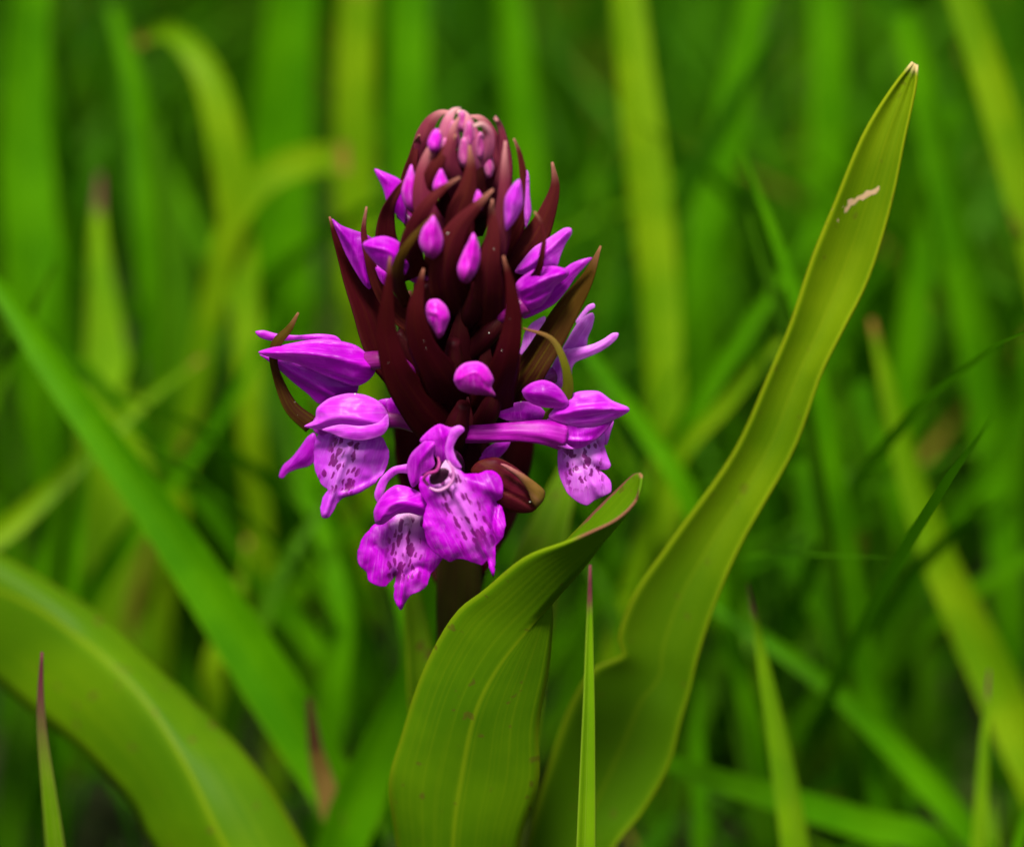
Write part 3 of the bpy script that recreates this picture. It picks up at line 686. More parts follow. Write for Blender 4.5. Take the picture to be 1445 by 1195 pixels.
sub('petal', fl, [(444, 611), (434, 616), (424, 630), (412, 645), (399, 657), (393, 673), (400, 675), (406, 668), (420, 662), (436, 658), (446, 648), (450, 630)], 3.5, mat=M_PETALV, puff=0.4, axis=((447, 612), (394, 674)))
sub('sepal', fl, [(530, 568), (548, 562), (566, 570), (590, 586), (606, 602), (600, 612), (580, 606), (562, 600), (548, 602), (546, 584)], 5, mat=M_PETALV, puff=0.4)
sub('sepal', fl, [(546, 566), (562, 556), (580, 560), (596, 576), (600, 590), (584, 592), (564, 586), (548, 582)], 6.5, mat=M_PETAL, puff=0.4)
sub('petal', fl, [(440, 598), (448, 586), (462, 594), (470, 606), (456, 614), (444, 610)], 6.5, mat=M_PETALV, puff=0.4)
part('spur', tube([(535, 590, 6), (565, 592, 6), (595, 602, 6), (630, 615, 4)], [14, 13, 12, 9], n=14, k=10), M_OVARY, fl)
# central flower, throat open
fl = flower([(592, 622), (606, 606), (620, 598), (636, 603), (650, 600), (656, 608), (644, 618), (638, 628), (638, 648), (630, 656), (616, 646), (606, 634)], 13, puff=0.6, creases=[([(620, 602), (628, 628), (632, 650)], 0.5, 4)], label='front flower facing out with an open dark throat and broad spotted lip')
sub('petal', fl, [(618, 622), (606, 618), (594, 626), (580, 640), (574, 656), (576, 674), (582, 688), (592, 680), (596, 670), (606, 664), (614, 656), (612, 642)], 13.5, puff=0.35, creases=[([(612, 628), (592, 650), (582, 682)], 0.5, 5)])
sub('petal', fl, [(636, 606), (648, 600), (656, 606), (646, 618), (640, 632), (644, 646), (652, 660), (640, 658), (630, 648), (628, 630)], 14.5, puff=0.4, mat=M_PETALP)
lip(fl, [(618, 664), (628, 650), (636, 645), (646, 654), (655, 668), (672, 668), (690, 664), (703, 669), (709, 684), (709, 700), (700, 708), (708, 716), (713, 736), (711, 754), (704, 766), (698, 772), (700, 790), (698, 806), (696, 813), (692, 804), (688, 790), (680, 797), (666, 792), (650, 788), (632, 792), (616, 780), (604, 767), (598, 745), (598, 728), (602, 712), (594, 696), (592, 680), (594, 672), (604, 670)], 15, M_LIP, (0.002, 0.016), ((620, 655), (697, 806)), dome=1.0, creases=[([(640, 690), (668, 740), (696, 806)], 0.8, 6), ([(700, 706), (696, 740), (700, 768)], -0.8, 4), ([(606, 676), (622, 690), (640, 672)], 0.8, 5), ([(655, 672), (690, 690), (708, 694)], 0.5, 8)], ruffle=0.25, seed=5, flat=26)
part('throat', patch([(606, 672), (614, 662), (626, 660), (634, 664), (632, 674), (622, 682), (610, 684), (606, 680)], 17.2, slope=(0, -0.02), puff=0.25), M_THROATSHADE, fl)  # dark patch over the lip, painting the shade inside the throat opening
part('column', tube([(604, 684, 16.6), (598, 676, 17.2), (604, 668, 17.8), (616, 664, 18), (620, 654, 17.6), (618, 645, 17)], [2, 2.6, 2.4, 2.2, 2.6, 1.4], n=20, k=8), M_TIPBUD, fl)
part('throat_rim', tube([(606, 688, 17), (618, 692, 17.4), (632, 686, 17.4), (640, 674, 17.2), (638, 660, 17), (632, 650, 16.6)], [1.6, 2.4, 2.2, 2.4, 2.2, 1.4], n=20, k=8), petal_material('throat_rim_pale', (0.6, 0.14, 0.5), (0.74, 0.32, 0.62), (0.82, 0.5, 0.7)), fl)
part('spur', tube([(634, 640, 12), (645, 650, 8), (650, 670, 4)], [10, 9, 8], n=12, k=10), M_OVARY, fl)
# lowest flower
fl = flower([(530, 739), (527, 722), (534, 706), (546, 692), (560, 684), (580, 688), (598, 698), (606, 712), (604, 726), (594, 728), (578, 724), (562, 725), (550, 733), (540, 740)], 12.5, puff=0.65, creases=[([(535, 735), (555, 712), (600, 712)], 0.5, 5), ([(548, 728), (575, 716), (602, 720)], 0.4, 4)], axis=((606, 712), (530, 739)), label='lowest flower with a down-turned hood and ruffled three-lobed lip')
sub('sepal', fl, [(552, 660), (566, 656), (584, 654), (580, 668), (562, 668), (548, 680), (542, 696), (536, 712), (530, 706), (528, 696), (536, 676)], 11, puff=0.4, mat=M_PETALP)
lip(fl, [(532, 738), (519, 750), (509, 764), (505, 782), (507, 797), (518, 806), (519, 817), (528, 824), (541, 827), (552, 820), (558, 812), (557, 830), (557, 848), (566, 860), (572, 850), (578, 841), (592, 834), (604, 824), (607, 808), (618, 798), (624, 786), (614, 776), (606, 760), (602, 736), (590, 724), (560, 726)], 9.5, M_LIP, (0.0, 0.018), ((578, 715), (563, 855)), dome=0.9, creases=[([(575, 730), (570, 790), (565, 852)], 0.7, 5), ([(556, 815), (545, 790), (530, 770)], -0.5, 6), ([(606, 808), (590, 800), (575, 810)], -0.4, 5)], ruffle=0.3, seed=9, flat=24)
part('spur', tube([(600, 706, 11), (620, 700, 8), (645, 690, 4)], [12, 10, 8], n=12, k=10), M_OVARY, fl)
# lower right flower with the wide spur
fl = flower([(774, 588), (784, 574), (799, 560), (818, 552), (845, 552), (864, 565), (886, 574), (888, 580), (876, 588), (858, 596), (838, 602), (814, 602), (792, 597)], 8.5, puff=0.55, creases=[([(788, 585), (830, 577), (884, 577)], 0.5, 5), ([(800, 592), (835, 588), (865, 580)], -0.35, 2.5)], axis=((769, 590), (888, 578)), mat=M_PETALP, label='side flower with a pale lip, joined by a thick horizontal spur')
sub('petal', fl, [(736, 552), (748, 541), (766, 536), (782, 541), (794, 552), (803, 568), (796, 576), (780, 576), (762, 574), (744, 566)], 9.5, puff=0.8, axis=((736, 556), (803, 570)))
sub('petal', fl, [(766, 604), (776, 588), (798, 590), (826, 596), (852, 592), (868, 588), (858, 604), (842, 620), (818, 633), (793, 630), (776, 618)], 8.2, puff=0.3, mat=M_PETAL, creases=[([(775, 606), (800, 620), (835, 622)], 0.5, 4)])
sub('petal', fl, [(764, 602), (776, 604), (788, 614), (802, 628), (812, 634), (796, 633), (780, 626), (768, 614)], 9.6, puff=0.3, mat=M_PETALP)
lip(fl, [(790, 622), (787, 645), (788, 664), (793, 680), (801, 696), (814, 707), (828, 713), (838, 706), (850, 700), (862, 694), (862, 680), (854, 670), (846, 663), (858, 662), (862, 656), (858, 646), (853, 630), (852, 612), (830, 606), (805, 612)], 6.5, petal_material('lip_palest', (0.58, 0.04, 0.66), (0.72, 0.12, 0.79), (0.84, 0.38, 0.88), spots=True), (0.0, 0.022), ((818, 612), (830, 712)), dome=0.9, creases=[([(818, 622), (828, 660), (846, 698)], 0.5, 5), ([(846, 663), (830, 655), (815, 660)], -0.4, 5)], ruffle=0.04, seed=4)
part('spur', tube([(792, 614, 8.2), (768, 610, 9), (735, 609, 9.3), (700, 611, 9), (662, 613, 8), (640, 614, 6)], [20, 15, 13, 12.5, 12, 10], n=30, k=30, ribs=0.07), M_SPUR, fl)
sub('sepal', fl, [(676, 650), (684, 634), (700, 624), (720, 622), (716, 634), (704, 646), (690, 652)], 6, mat=M_PETAL, puff=0.4)
for o_, d_, m_ in [([(700, 585), (716, 572), (738, 566), (760, 572), (772, 586), (764, 598), (740, 596), (716, 594)], 6.5, M_PETAL),
                   ([(836, 604), (852, 596), (866, 594), (862, 610), (856, 628), (846, 622)], 5.0, M_PETALP)]:
    sub('petal', fl, o_, d_, mat=m_, puff=0.35)
# right flower, upper
fl = flower([(728, 400), (740, 388), (758, 378), (780, 375), (800, 380), (803, 388), (795, 396), (784, 404), (776, 418), (764, 432), (748, 438), (736, 432), (730, 416)], 7.5, puff=0.8, creases=[([(734, 410), (765, 396), (800, 384)], 0.6, 6), ([(745, 424), (770, 412), (790, 396)], -0.3, 3)], axis=((735, 430), (802, 382)), label='cluster-forming flower with upswept sepals in front of the broad bract')
sub('sepal', fl, [(726, 384), (738, 366), (752, 350), (766, 341), (780, 332), (796, 322), (806, 322), (807, 330), (798, 345), (791, 362), (786, 376), (768, 382), (745, 388)], 5, puff=0.5, mat=M_PETALP, creases=[([(736, 380), (770, 355), (802, 326)], 0.4, 5)], axis=((730, 384), (806, 324)))
sub('sepal', fl, [(772, 396), (790, 384), (806, 372), (824, 365), (836, 364), (826, 376), (812, 392), (800, 410), (784, 428), (764, 440), (740, 450), (736, 440), (756, 424)], 5.5, puff=0.4, axis=((740, 446), (836, 364)))
part('spur', tube([(740, 428, 7), (722, 440, 7), (690, 455, 4)], [16, 13, 10], n=12, k=10), M_OVARY, fl)
# right star-like flower behind the broad bract
fl = flower([(772, 536), (776, 522), (784, 506), (795, 494), (806, 492), (812, 500), (808, 514), (806, 530), (796, 546), (780, 548)], 0.5, puff=0.5, mat=M_PETALS, label='star-like flower with spread narrow sepals behind the broad bract')
sub('sepal', fl, [(792, 496), (800, 480), (808, 466), (816, 454), (828, 444), (836, 441), (839, 447), (836, 462), (830, 476), (828, 488), (818, 496), (804, 502)], 0, puff=0.5, mat=M_PETALS, axis=((800, 500), (838, 443)))
sub('sepal', fl, [(798, 500), (806, 492), (822, 489), (838, 485), (852, 478), (864, 470), (873, 470), (871, 478), (860, 488), (846, 497), (828, 505), (812, 512), (804, 526), (800, 514)], 1.2, puff=0.5, mat=M_PETALS, axis=((800, 510), (872, 472)))
sub('sepal', fl, [(812, 454), (820, 442), (829, 431), (838, 428), (840, 434), (832, 439), (824, 448), (816, 458)], -1.5, puff=0.5, mat=M_PETALS)
sub('petal', fl, [(735, 490), (740, 470), (750, 456), (768, 446), (770, 452), (758, 470), (745, 490), (732, 506), (728, 502)], 5.6, puff=0.25, mat=M_PETALS)
part('spur', tube([(778, 530, 1), (750, 540, 3), (700, 560, 2)], [13, 12, 9], n=12, k=10), M_OVARY, fl)

# ------------------------------------------------------------------ grass blades that can be told apart
def root_world(pts):
    w = [Vector(P(*p)) for p in pts]
    p0, p1 = w[0], w[1]
    if p0.z > 0.004:
        d = p0 - p1; hx = 0.0
        if d.length > 0:
            hx = max(-0.45, min(0.45, d.x / max(abs(d.z), 1e-4))) if d.z < 0 else math.copysign(0.5, d.x)
        q = Vector((p0.x + hx * p0.z * 0.55, p0.y + 0.002, -0.004))
        mid = Vector((p0.x + hx * p0.z * 0.36, p0.y + 0.001, p0.z * 0.45))
        w = [q, mid] + w
        return w, 2
    return w, 0
def blade(label, pts, widths, mat=None, roll=0, cup=0.14, group=None, n=34, wave=0.0, thick=0.0, name='grass_blade', cat='grass blade'):
    w, extra = root_world(pts)
    ws = [widths[0] * 0.7, widths[0] * 0.9][:extra] + list(widths)
    dd = [pts[0][2]] * extra + [p[2] for p in pts]
    ww = [max(x, 0.5) * scale_at(d_) for x, d_ in zip(ws, dd)]
    base = w[0].copy()
    v, f, uv = ribbon(None, ww, n=n, across=7, roll=roll, cup=cup, wave=wave, seed=int(pts[0][0]), world=[tuple(p) for p in w])
    v = [Vector(p) - base for p in v]
    o = make_obj(name, v, f, uv, mat or M_GRASS, None, thick)
    o.location = base
    return tag(o, label, cat, group)
bl = blade
# in focus or nearly so
bl('slim sharp grass blade with a purple tip standing in front of the keeled orchid leaf', [(827, 1195, 24), (829, 1100, 24), (831, 1000, 24), (832, 900, 23.5), (833, 797, 23)], [36, 30, 25, 16, 3], M_GRASSTIP, roll=18, cup=0.25, thick=0.0002)
bl('grass blade with a purple-brown tip in front of the broad arching leaf', [(78, 1195, 6), (68, 1110, 6), (60, 1040, 6), (57, 980, 6), (59, 920, 6)], [40, 28, 19, 12, 3], M_GRASSRED, roll=-18, cup=0.28, thick=0.0002)
bl('bright green upright grass blade with a brown tip beside the long leaf', [(1122, 1195, -18), (1106, 1090, -18), (1090, 1000, -18), (1072, 910, -18), (1055, 822, -18)], [50, 44, 38, 24, 3], M_GRASSTIP, roll=-20)
bl('thin upright grass blade with a brown tip crossing the yellow-edged slanting blade', [(1382, 1195, -22), (1386, 1110, -22), (1390, 1030, -22), (1396, 945, -22)], [30, 24, 18, 3], M_GRASSTIP, roll=-15)
bl('green grass blade leaning in below the brown-tipped thin blade', [(1425, 1250, -15), (1440, 1180, -15), (1462, 1110, -15), (1490, 1040, -15)], [24, 22, 14, 3], M_GRASS)
# mid-distance, softly blurred
bl('wide green grass blade slanting down behind the broad arching leaf', [(490, 1150, -34), (420, 1030, -36), (325, 880, -40), (225, 730, -44), (130, 600, -48), (60, 500, -52), (0, 410, -56), (-70, 330, -60)], [70, 82, 84, 78, 62, 48, 40, 8], M_GRASS, roll=-15, n=44)
bl('thin grass tip crossing the wide slanting blade', [(-40, 640, -60), (0, 540, -60), (40, 455, -58), (78, 372, -56)], [30, 28, 22, 4], M_GRASSD)
bl('yellowish grass blade with a reddish tip slanting across upright stalks', [(-60, 800, -62), (20, 738, -66), (110, 655, -72), (200, 570, -80), (285, 505, -88)], [40, 40, 34, 26, 5], M_GRASSY)
bl('broad green blade tapering to a pinkish point', [(168, 720, -105), (155, 600, -105), (150, 500, -108), (143, 400, -110), (138, 320, -112), (141, 245, -114)], [105, 112, 100, 56, 24, 6], M_GRASSTIP)
bl('pale arching grass blade bent over at its yellow top', [(352, 560, -100), (345, 420, -105), (332, 300, -108), (316, 190, -110), (290, 100, -114), (240, 45, -120), (190, 60, -126)], [34, 36, 36, 38, 44, 48, 14], M_GRASSY)
bl('yellow dry-ended grass blade curving over sideways', [(300, 420, -105), (330, 310, -105), (370, 255, -106), (425, 228, -108), (492, 222, -112)], [32, 36, 38, 42, 40], M_GRASSY, cup=0.05)
bl('tall bright blade standing straight behind the flower spike', [(930, 860, -85), (938, 700, -90), (938, 540, -95), (930, 400, -100), (912, 230, -105), (895, 90, -110), (880, -60, -116)], [40, 50, 52, 56, 60, 56, 44], M_GRASSY, roll=20, n=40)
bl('yellow-green blade leaning behind the leaf tip', [(1500, 520, -85), (1462, 340, -88), (1420, 190, -92), (1380, 60, -96), (1340, -60, -100)], [52, 52, 52, 46, 40], M_GRASSY)
bl('long green blade crossing another in a narrow X behind the long leaf', [(1425, 840, -105), (1405, 650, -108), (1375, 470, -110), (1345, 320, -112), (1315, 180, -115), (1275, 20, -118)], [48, 54, 52, 48, 44, 36], M_GRASS)
bl('green blade forming the other arm of the narrow X behind the long leaf', [(1265, 640, -115), (1280, 510, -115), (1300, 380, -116), (1325, 260, -118), (1345, 150, -120)], [44, 48, 44, 36, 22], M_GRASS)
bl('small pointed green blade leaning between the tall blade and the long leaf', [(1150, 520, -52), (1120, 410, -54), (1085, 310, -56), (1045, 208, -58)], [32, 32, 26, 4], M_GRASS)
bl('olive blade running alongside the small pointed blade', [(1125, 520, -60), (1105, 450, -62), (1080, 380, -64), (1055, 300, -66)], [28, 26, 20, 4], M_GRASSD)
bl('thick yellow-edged blade slanting down to the ground past the long leaf', [(1470, 1120, -50), (1430, 1020, -54), (1385, 920, -58), (1330, 800, -62), (1290, 690, -66), (1258, 570, -70), (1230, 450, -75)], [62, 68, 70, 66, 54, 36, 8], M_GRASSY, roll=-15, n=40)
bl('green blade lying slanted beneath the long leaf', [(1390, 1210, -46), (1290, 1085, -48), (1190, 985, -50), (1090, 910, -54), (1000, 850, -58)], [36, 40, 36, 28, 10], M_GRASS)
bl('upright green blade crossing the slanted one beneath the long leaf', [(1235, 1130, -62), (1210, 1010, -64), (1180, 880, -68), (1155, 760, -72), (1130, 650, -76)], [46, 46, 40, 34, 22], M_GRASS)
bl('flattened grass blade lying almost level by the foot of the long leaf', [(1320, 1190, -40), (1230, 1165, -38), (1130, 1135, -36), (1030, 1105, -34), (940, 1075, -32)], [42, 46, 44, 40, 26], M_GRASS, cup=0.05)
bl('short straight blade standing close to the foot of the long leaf', [(990, 1230, -52), (988, 1140, -54), (985, 1060, -56), (984, 960, -58)], [28, 28, 26, 8], M_GRASS)
bl('thin bright blade slanting down from behind the star-like flower', [(965, 690, -60), (920, 620, -62), (870, 550, -64), (832, 500, -66), (780, 430, -70)], [30, 32, 30, 26, 8], M_GRASS)
bl('brown withered grass stalk standing to the side of the stem', [(478, 1195, -28), (462, 1120, -28), (446, 1060, -28), (436, 985, -28)], [22, 28, 32, 10], M_DRY, wave=0.12)
bl('bright broad blade rising close beside the orchid stem', [(470, 1230, -26), (510, 1120, -28), (552, 1020, -30), (584, 940, -32), (575, 880, -34), (545, 800, -38)], [60, 76, 80, 62, 40, 8], M_GRASS, roll=20)
bl('dark green blade leaning between the slanting blade and the stem', [(330, 1000, -60), (360, 900, -62), (400, 800, -66), (470, 690, -72)], [30, 34, 30, 8], M_GRASSD)
G_BACK = 'blurred upright grass blades behind the orchid'
LBS = ['thin blurred grass stem standing just behind the reddish-tipped yellowish blade',
    'thin blurred grass stem between the yellowish blade and the broad arching leaf',
    'slanted blurred blade crossing under the wide slanting blade',
    'tall yellow-green blurred blade next to the dry-ended curving blade',
    'very broad blurred blade behind the dry-ended curving blade',
    'broad blurred blade rising straight up behind the crown of the flower spike',
    'blurred blade leaning beside the pale arching blade',
    'very broad upright blurred blade behind the thin crossing tip',
    'dark upright blurred blade beneath the pale arching blade',
    'blurred blade between the flower spike and the tall bright blade',
    'broad blurred blade fanning out beside the tall bright blade',
    'upright blurred blade just behind the tip of the long leaf',
    'dark stub of a blade half hidden behind the long leaf',
    'blurred blade slanting up between the tall bright blade and the long leaf',
    'thin yellowish blade slanting up towards the middle of the long leaf',
    'broad dark blurred blade behind the upright crossing blade',
    'blurred blade at the foot of the narrow X of blades',
    'bent blurred blade beside the lower half of the long leaf',
    'short blurred blade under the narrow X of blades',
    'dark blade curving behind the lower edge of the long leaf',
    'dark blade standing under the broad arching leaf',
    'broad blurred blade behind the left flowers with the curled bract',
    'curving blurred blade below the flower with the long-tipped lip',
    'blurred blade slanting behind the withered stalk',
    'yellowish blade rising behind the wide slanting blade',
    'dark blade between the keeled leaf and the long leaf',
    'dark upright blurred blade behind the star-like flower',
    'blurred blade slanting behind the upright crossing blade',
    'dark blade beside the bright brown-tipped upright blade']
for lb_, (pts, wd, mt) in zip(LBS, [
    ([(50, 860, -70), (58, 760, -70), (70, 640, -72), (80, 540, -74)], [22, 24, 20, 5], M_GRASS),
    ([(98, 860, -66), (108, 780, -66), (120, 690, -68), (128, 620, -70)], [26, 26, 20, 5], M_GRASS),
    ([(125, 850, -80), (180, 760, -80), (265, 650, -84), (340, 540, -90), (385, 440, -96)], [32, 36, 36, 30, 8], M_GRASS),
    ([(505, 520, -130), (502, 330, -132), (500, 160, -134), (505, -40, -138)], [52, 56, 54, 48], M_GRASSY),
    ([(400, 420, -150), (395, 250, -152), (405, 80, -154), (420, -60, -156)], [80, 90, 84, 60], M_GRASS),
    ([(590, 520, -140), (585, 330, -142), (575, 140, -144), (580, -40, -148)], [50, 60, 62, 50], M_GRASS),
    ([(215, 360, -130), (205, 230, -132), (190, 120, -134), (160, 10, -138)], [50, 48, 40, 20], M_GRASS),
    ([(60, 520, -120), (45, 330, -124), (35, 180, -128), (45, -20, -132)], [70, 80, 74, 50], M_GRASS),
    ([(245, 640, -110), (250, 480, -112), (240, 330, -115), (215, 170, -118)], [60, 66, 56, 24], M_GRASSD),
    ([(760, 520, -150), (750, 330, -152), (735, 160, -154), (720, -20, -158)], [50, 58, 54, 40], M_GRASS),
    ([(985, 480, -130), (1000, 330, -132), (1030, 170, -135), (1075, -30, -138)], [60, 66, 60, 44], M_GRASS),
    ([(1170, 420, -150), (1165, 280, -152), (1172, 130, -154), (1165, -40, -158)], [50, 56, 56, 44], M_GRASS),
    ([(1215, 640, -95), (1165, 500, -98), (1130, 400, -102)], [40, 40, 16], M_GRASSD),
    ([(970, 600, -80), (1030, 500, -82), (1090, 410, -85), (1140, 320, -88)], [32, 36, 32, 8], M_GRASS),
    ([(960, 640, -74), (1020, 575, -75), (1085, 500, -77), (1150, 440, -80)], [22, 26, 24, 8], M_GRASSY),
    ([(1305, 1080, -115), (1300, 960, -118), (1295, 850, -122), (1290, 740, -126)], [64, 68, 56, 20], M_GRASSD),
    ([(1420, 900, -110), (1425, 760, -112), (1435, 620, -115), (1450, 480, -118)], [44, 48, 44, 30], M_GRASS),
    ([(1160, 780, -95), (1140, 690, -98), (1150, 600, -100), (1180, 500, -104)], [40, 44, 40, 20], M_GRASS),
    ([(1235, 740, -100), (1225, 640, -102), (1215, 540, -106)], [36, 38, 24], M_GRASS),
    ([(1000, 980, -75), (1050, 900, -80), (1030, 800, -85), (1000, 720, -90)], [34, 34, 28, 8], M_GRASSD),
    ([(20, 1100, -60), (35, 1000, -62), (20, 900, -66), (-10, 780, -70)], [46, 50, 44, 20], M_GRASSD),
    ([(480, 820, -100), (450, 700, -104), (430, 600, -108), (420, 480, -112)], [60, 70, 60, 24], M_GRASS),
    ([(470, 960, -70), (480, 860, -72), (460, 770, -76), (420, 680, -80)], [40, 44, 36, 10], M_GRASS),
    ([(500, 1000, -85), (440, 900, -88), (350, 800, -92), (300, 700, -96)], [36, 40, 34, 10], M_GRASS),
    ([(310, 1010, -80), (300, 940, -80), (330, 860, -84), (350, 760, -90)], [34, 36, 28, 8], M_GRASSY),
    ([(900, 1000, -70), (880, 900, -72), (860, 840, -74), (820, 780, -78)], [30, 32, 26, 8], M_GRASSD),
    ([(830, 720, -120), (850, 560, -125), (860, 400, -130), (840, 240, -135)], [50, 56, 50, 20], M_GRASSD),
    ([(1255, 1040, -90), (1180, 900, -92), (1110, 780, -95), (1060, 690, -100)], [36, 38, 32, 8], M_GRASS),
    ([(1080, 1195, -60), (1060, 1080, -62), (1040, 980, -66), (1020, 880, -70)], [34, 36, 30, 8], M_GRASSD),
]):
    blade(lb_, pts, wd, mt, roll=random.uniform(-35, 35), group=G_BACK)

# ------------------------------------------------------------------ the grass mass (uncountable)
def mass(name, n, xr, yr, hr, wr, seed, segs, label, keep=None, lean=0.35, gap=-0.02):
    g = np.random.default_rng(seed)
    pos = []
    while len(pos) < n:
        x = g.uniform(*xr, n); y = g.uniform(*yr, n)
        cl = np.sin(x * 61 + 2.1 * np.sin(y * 37)) * np.sin(y * 53 + 1.7 * np.sin(x * 29)) + 0.6 * np.sin(x * 131 + y * 97)
        ok = (g.uniform(-0.1, 1.2, n) < cl) & (np.sin(x * 24 + 1.0 + 2 * np.sin(y * 5)) * np.sin(y * 14 + 0.5 + x * 6) > gap)
        if keep is not None: ok &= keep(x, y)
        pos += list(zip(x[ok], y[ok]))
    pos = np.array(pos[:n])
    H = g.uniform(*hr, n) * (1 - 0.25 * g.random(n) ** 2); Wd = g.uniform(*wr, n)
    az = g.uniform(0, 2 * math.pi, n); ln = np.abs(g.normal(0, lean, n)) + 0.05; curl = g.uniform(0.0, 0.7, n) ** 1.5
    tw = g.uniform(0, 2 * math.pi, n); tint = np.clip(g.beta(2.2, 2.6, n), 0, 1) * 0.92 
    tint = np.where(g.random(n) > 0.965, 1.0, tint)
    m_ = segs + 1
    t = np.linspace(0, 1, m_)[None, :]
    out_ = (ln[:, None] * t + curl[:, None] * t ** 2.5) * H[:, None]
    up = H[:, None] * (t - 0.35 * (curl[:, None] + 0.4 * ln[:, None]) * t ** 2.5)
    cx = pos[:, 0:1] + np.cos(az)[:, None] * out_; cy = pos[:, 1:2] + np.sin(az)[:, None] * out_; cz = up - 0.004
    prof = np.minimum(1, 0.6 + 1.2 * t) * np.sqrt(np.clip(1 - t ** 3, 0, 1)) * 0.5
    hw = Wd[:, None] * prof
    a2 = tw[:, None] + 0.9 * t * np.sin(tw * 3)[:, None]
    sx, sy = np.cos(a2) * hw, np.sin(a2) * hw
    fx, fy = -np.sin(a2) * hw * 0.45, np.cos(a2) * hw * 0.45
    V = np.stack([np.stack([cx - sx, cy - sy, cz], -1), np.stack([cx + fx, cy + fy, cz], -1), np.stack([cx + sx, cy + sy, cz], -1)], 2)
    V = V.reshape(-1, 3)
    i = np.arange(n)[:, None, None] * (m_ * 3); r_ = np.arange(segs)[None, :, None] * 3; c_ = np.arange(2)[None, None, :]
    a = (i + r_ + c_).reshape(-1)
    F = np.stack([a, a + 1, a + 4, a + 3], 1)
    me = bpy.data.meshes.new(name)
    me.vertices.add(len(V)); me.vertices.foreach_set('co', V.ravel())
    me.loops.add(F.size); me.loops.foreach_set('vertex_index', F.ravel())
    me.polygons.add(len(F)); me.polygons.foreach_set('loop_start', np.arange(len(F)) * 4)
    me.polygons.foreach_set('use_smooth', np.ones(len(F), bool))
    me.update(calc_edges=True); me.validate()
    at = me.attributes.new('tint', 'FLOAT', 'POINT'); at.data.foreach_set('value', np.repeat(tint, m_ * 3))
    al = me.attributes.new('along', 'FLOAT', 'POINT'); al.data.foreach_set('value', np.tile(np.repeat(np.linspace(0, 1, m_), 3), n))
    me.materials.append(M_MASS)
    o = bpy.data.objects.new(name, me); col.objects.link(o)
    o['kind'] = 'stuff'
    return tag(o, label, 'grass')
mass('meadow_grass', 3500, (-0.36, 0.36), (0.09, 0.72), (0.06, 0.16), (0.0012, 0.0050), 3, 7, 'dense tall green meadow grass growing behind the orchid',
     keep=lambda x, y: np.abs(x) < 0.11 + 0.32 * y + 0.05)
mass('distant_grass', 10000, (-1.7, 1.7), (0.60, 3.4), (0.06, 0.16), (0.004, 0.008), 5, 5, 'far blurred grass of the meadow behind')
mass('ground_grass', 3600, (-0.5, 0.5), (-0.06, 0.28), (0.015, 0.038), (0.002, 0.004), 8, 4, 'short undergrowth of grass around the foot of the orchid', lean=0.6, gap=-0.6,
     keep=lambda x, y: (x + 0.006) ** 2 + y ** 2 > 0.008 ** 2)
mass('side_grass', 6000, (-1.2, 1.2), (0.04, 0.7), (0.06, 0.16), (0.003, 0.006), 13, 6, 'tall meadow grass growing to either side of the orchid', gap=-0.5,
     keep=lambda x, y: np.abs(x) > 0.175 + 0.33 * np.maximum(y, 0))

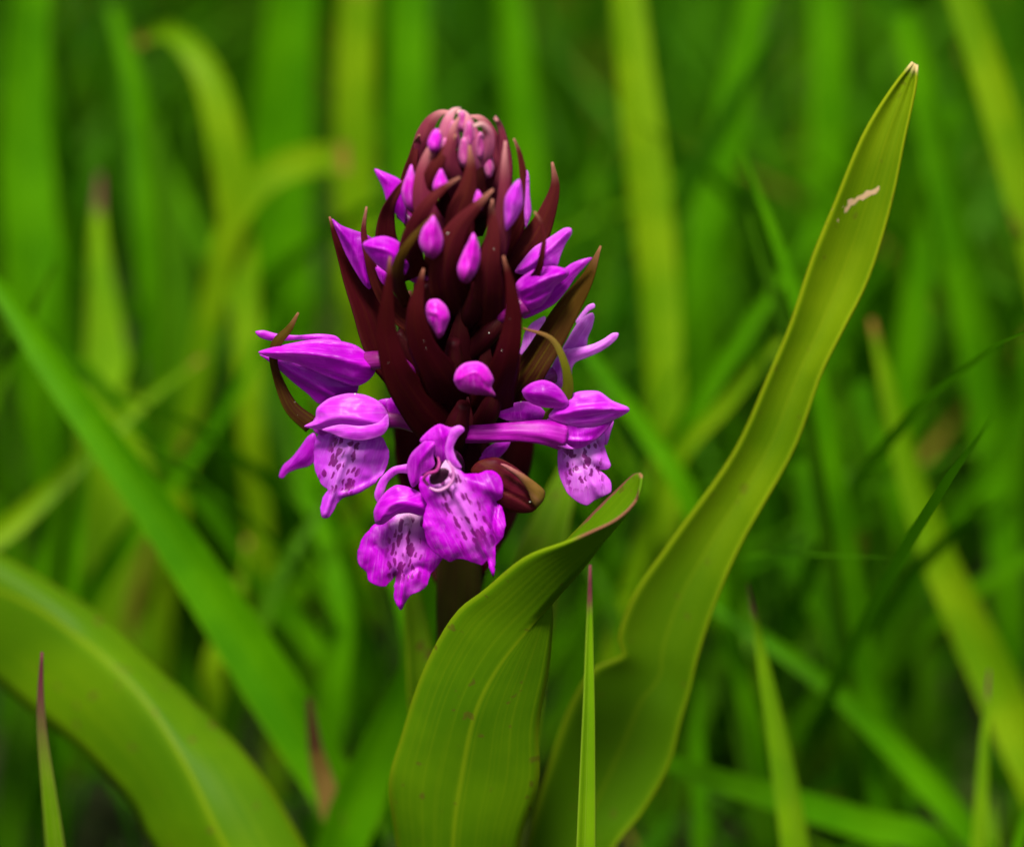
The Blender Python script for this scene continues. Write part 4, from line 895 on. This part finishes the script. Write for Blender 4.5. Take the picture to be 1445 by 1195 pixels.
# ------------------------------------------------------------------ small marks found by looking up the surface they lie on
bpy.context.view_layer.update()
def part_surface(px, py):
    """first orchid surface met along the line of sight through this pixel"""
    best = None
    r_ = ray(px, py).normalized()
    for o in TREES:
        hit = TREES[o].ray_cast(CAM, r_)
        if hit[0] is not None and (best is None or hit[3] < best[2]):
            best = (hit[0], hit[1], hit[3])
    return best
TREES = {}
for o in list(bpy.data.objects):
    if o.type == 'MESH' and (o.parent == orchid or (o.parent and o.parent.parent == orchid)):
        org = ROOT[o.name]
        TREES[o] = BVHTree.FromPolygons([tuple(v.co + org) for v in o.data.vertices], [tuple(p.vertices) for p in o.data.polygons])
pv = []; pf = []
octa = [(1, 0, 0), (-1, 0, 0), (0, 1, 0), (0, -1, 0), (0, 0, 1), (0, 0, -1)]
of = [(0, 2, 4), (2, 1, 4), (1, 3, 4), (3, 0, 4), (2, 0, 5), (1, 2, 5), (3, 1, 5), (0, 3, 5)]
spk = [(632, 329, 1.6), (697, 351, 1.2), (719, 449, 1), (708, 494, 1.3), (700, 526, 1), (598, 481, 1), (601, 491, 1), (548, 512, 1), (400, 546, 1), (416, 567, 1.2), (420, 585, 1),
       (748, 708, 1.4), (735, 567, 1), (748, 836, 1.3), (501, 556, 1), (681, 404, 1), (798, 430, 1), (642, 425, 0.9), (560, 840, 0.8), (659, 500, 0.9), (690, 470, 0.8), (565, 490, 0.8)]
for x_, y_, r_ in spk:
    h = part_surface(x_, y_)
    if h:
        k0 = len(pv); rr_ = r_ * 0.00012
        pv += [h[0] + Vector(q) * rr_ for q in octa]; pf += [tuple(a + k0 for a in t_) for t_ in of]
po = make_obj('pollen_grain', pv, pf, None, M_POLLEN, orchid); po['kind'] = 'stuff'
# pinkish scar across the long leaf
sv = []
path = catmull([(1168, 306), (1184, 300), (1196, 290), (1208, 282), (1222, 276), (1240, 266)], 16)
wd = lin([10, 22, 13, 6, 9, 6], 16)
rows = []
for i, (x_, y_) in enumerate(path):
    row = []
    for e in (-1, -0.5, 0, 0.5, 1):
        h = part_surface(x_ + 3 * math.sin(i) * 0.4, y_ + e * wd[i] * (0.5 + 0.2 * math.sin(i * 2.3 + e)))
        if h: row.append(h[0] - ray(x_, y_).normalized() * 0.00022)
    if len(row) == 5: rows.append(row)
if len(rows) > 4:
    m, nt, out = new_mat('scar'); b = NB(nt); vec, u, v_, ob = b.uv()
    b.surface(out, b.mix(b.noise(ob, 700.0, 4.0), rgb(0.34, 0.24, 0.07), rgb(0.50, 0.31, 0.22)), 0.7, 0.0, spec=0.1)
    v, f, uv = grid_mesh(rows)
    long_leaf = [o for o in bpy.data.objects if o.get('label', '').startswith('long channelled')][0]
    make_obj('scar', v, f, uv, m, long_leaf)
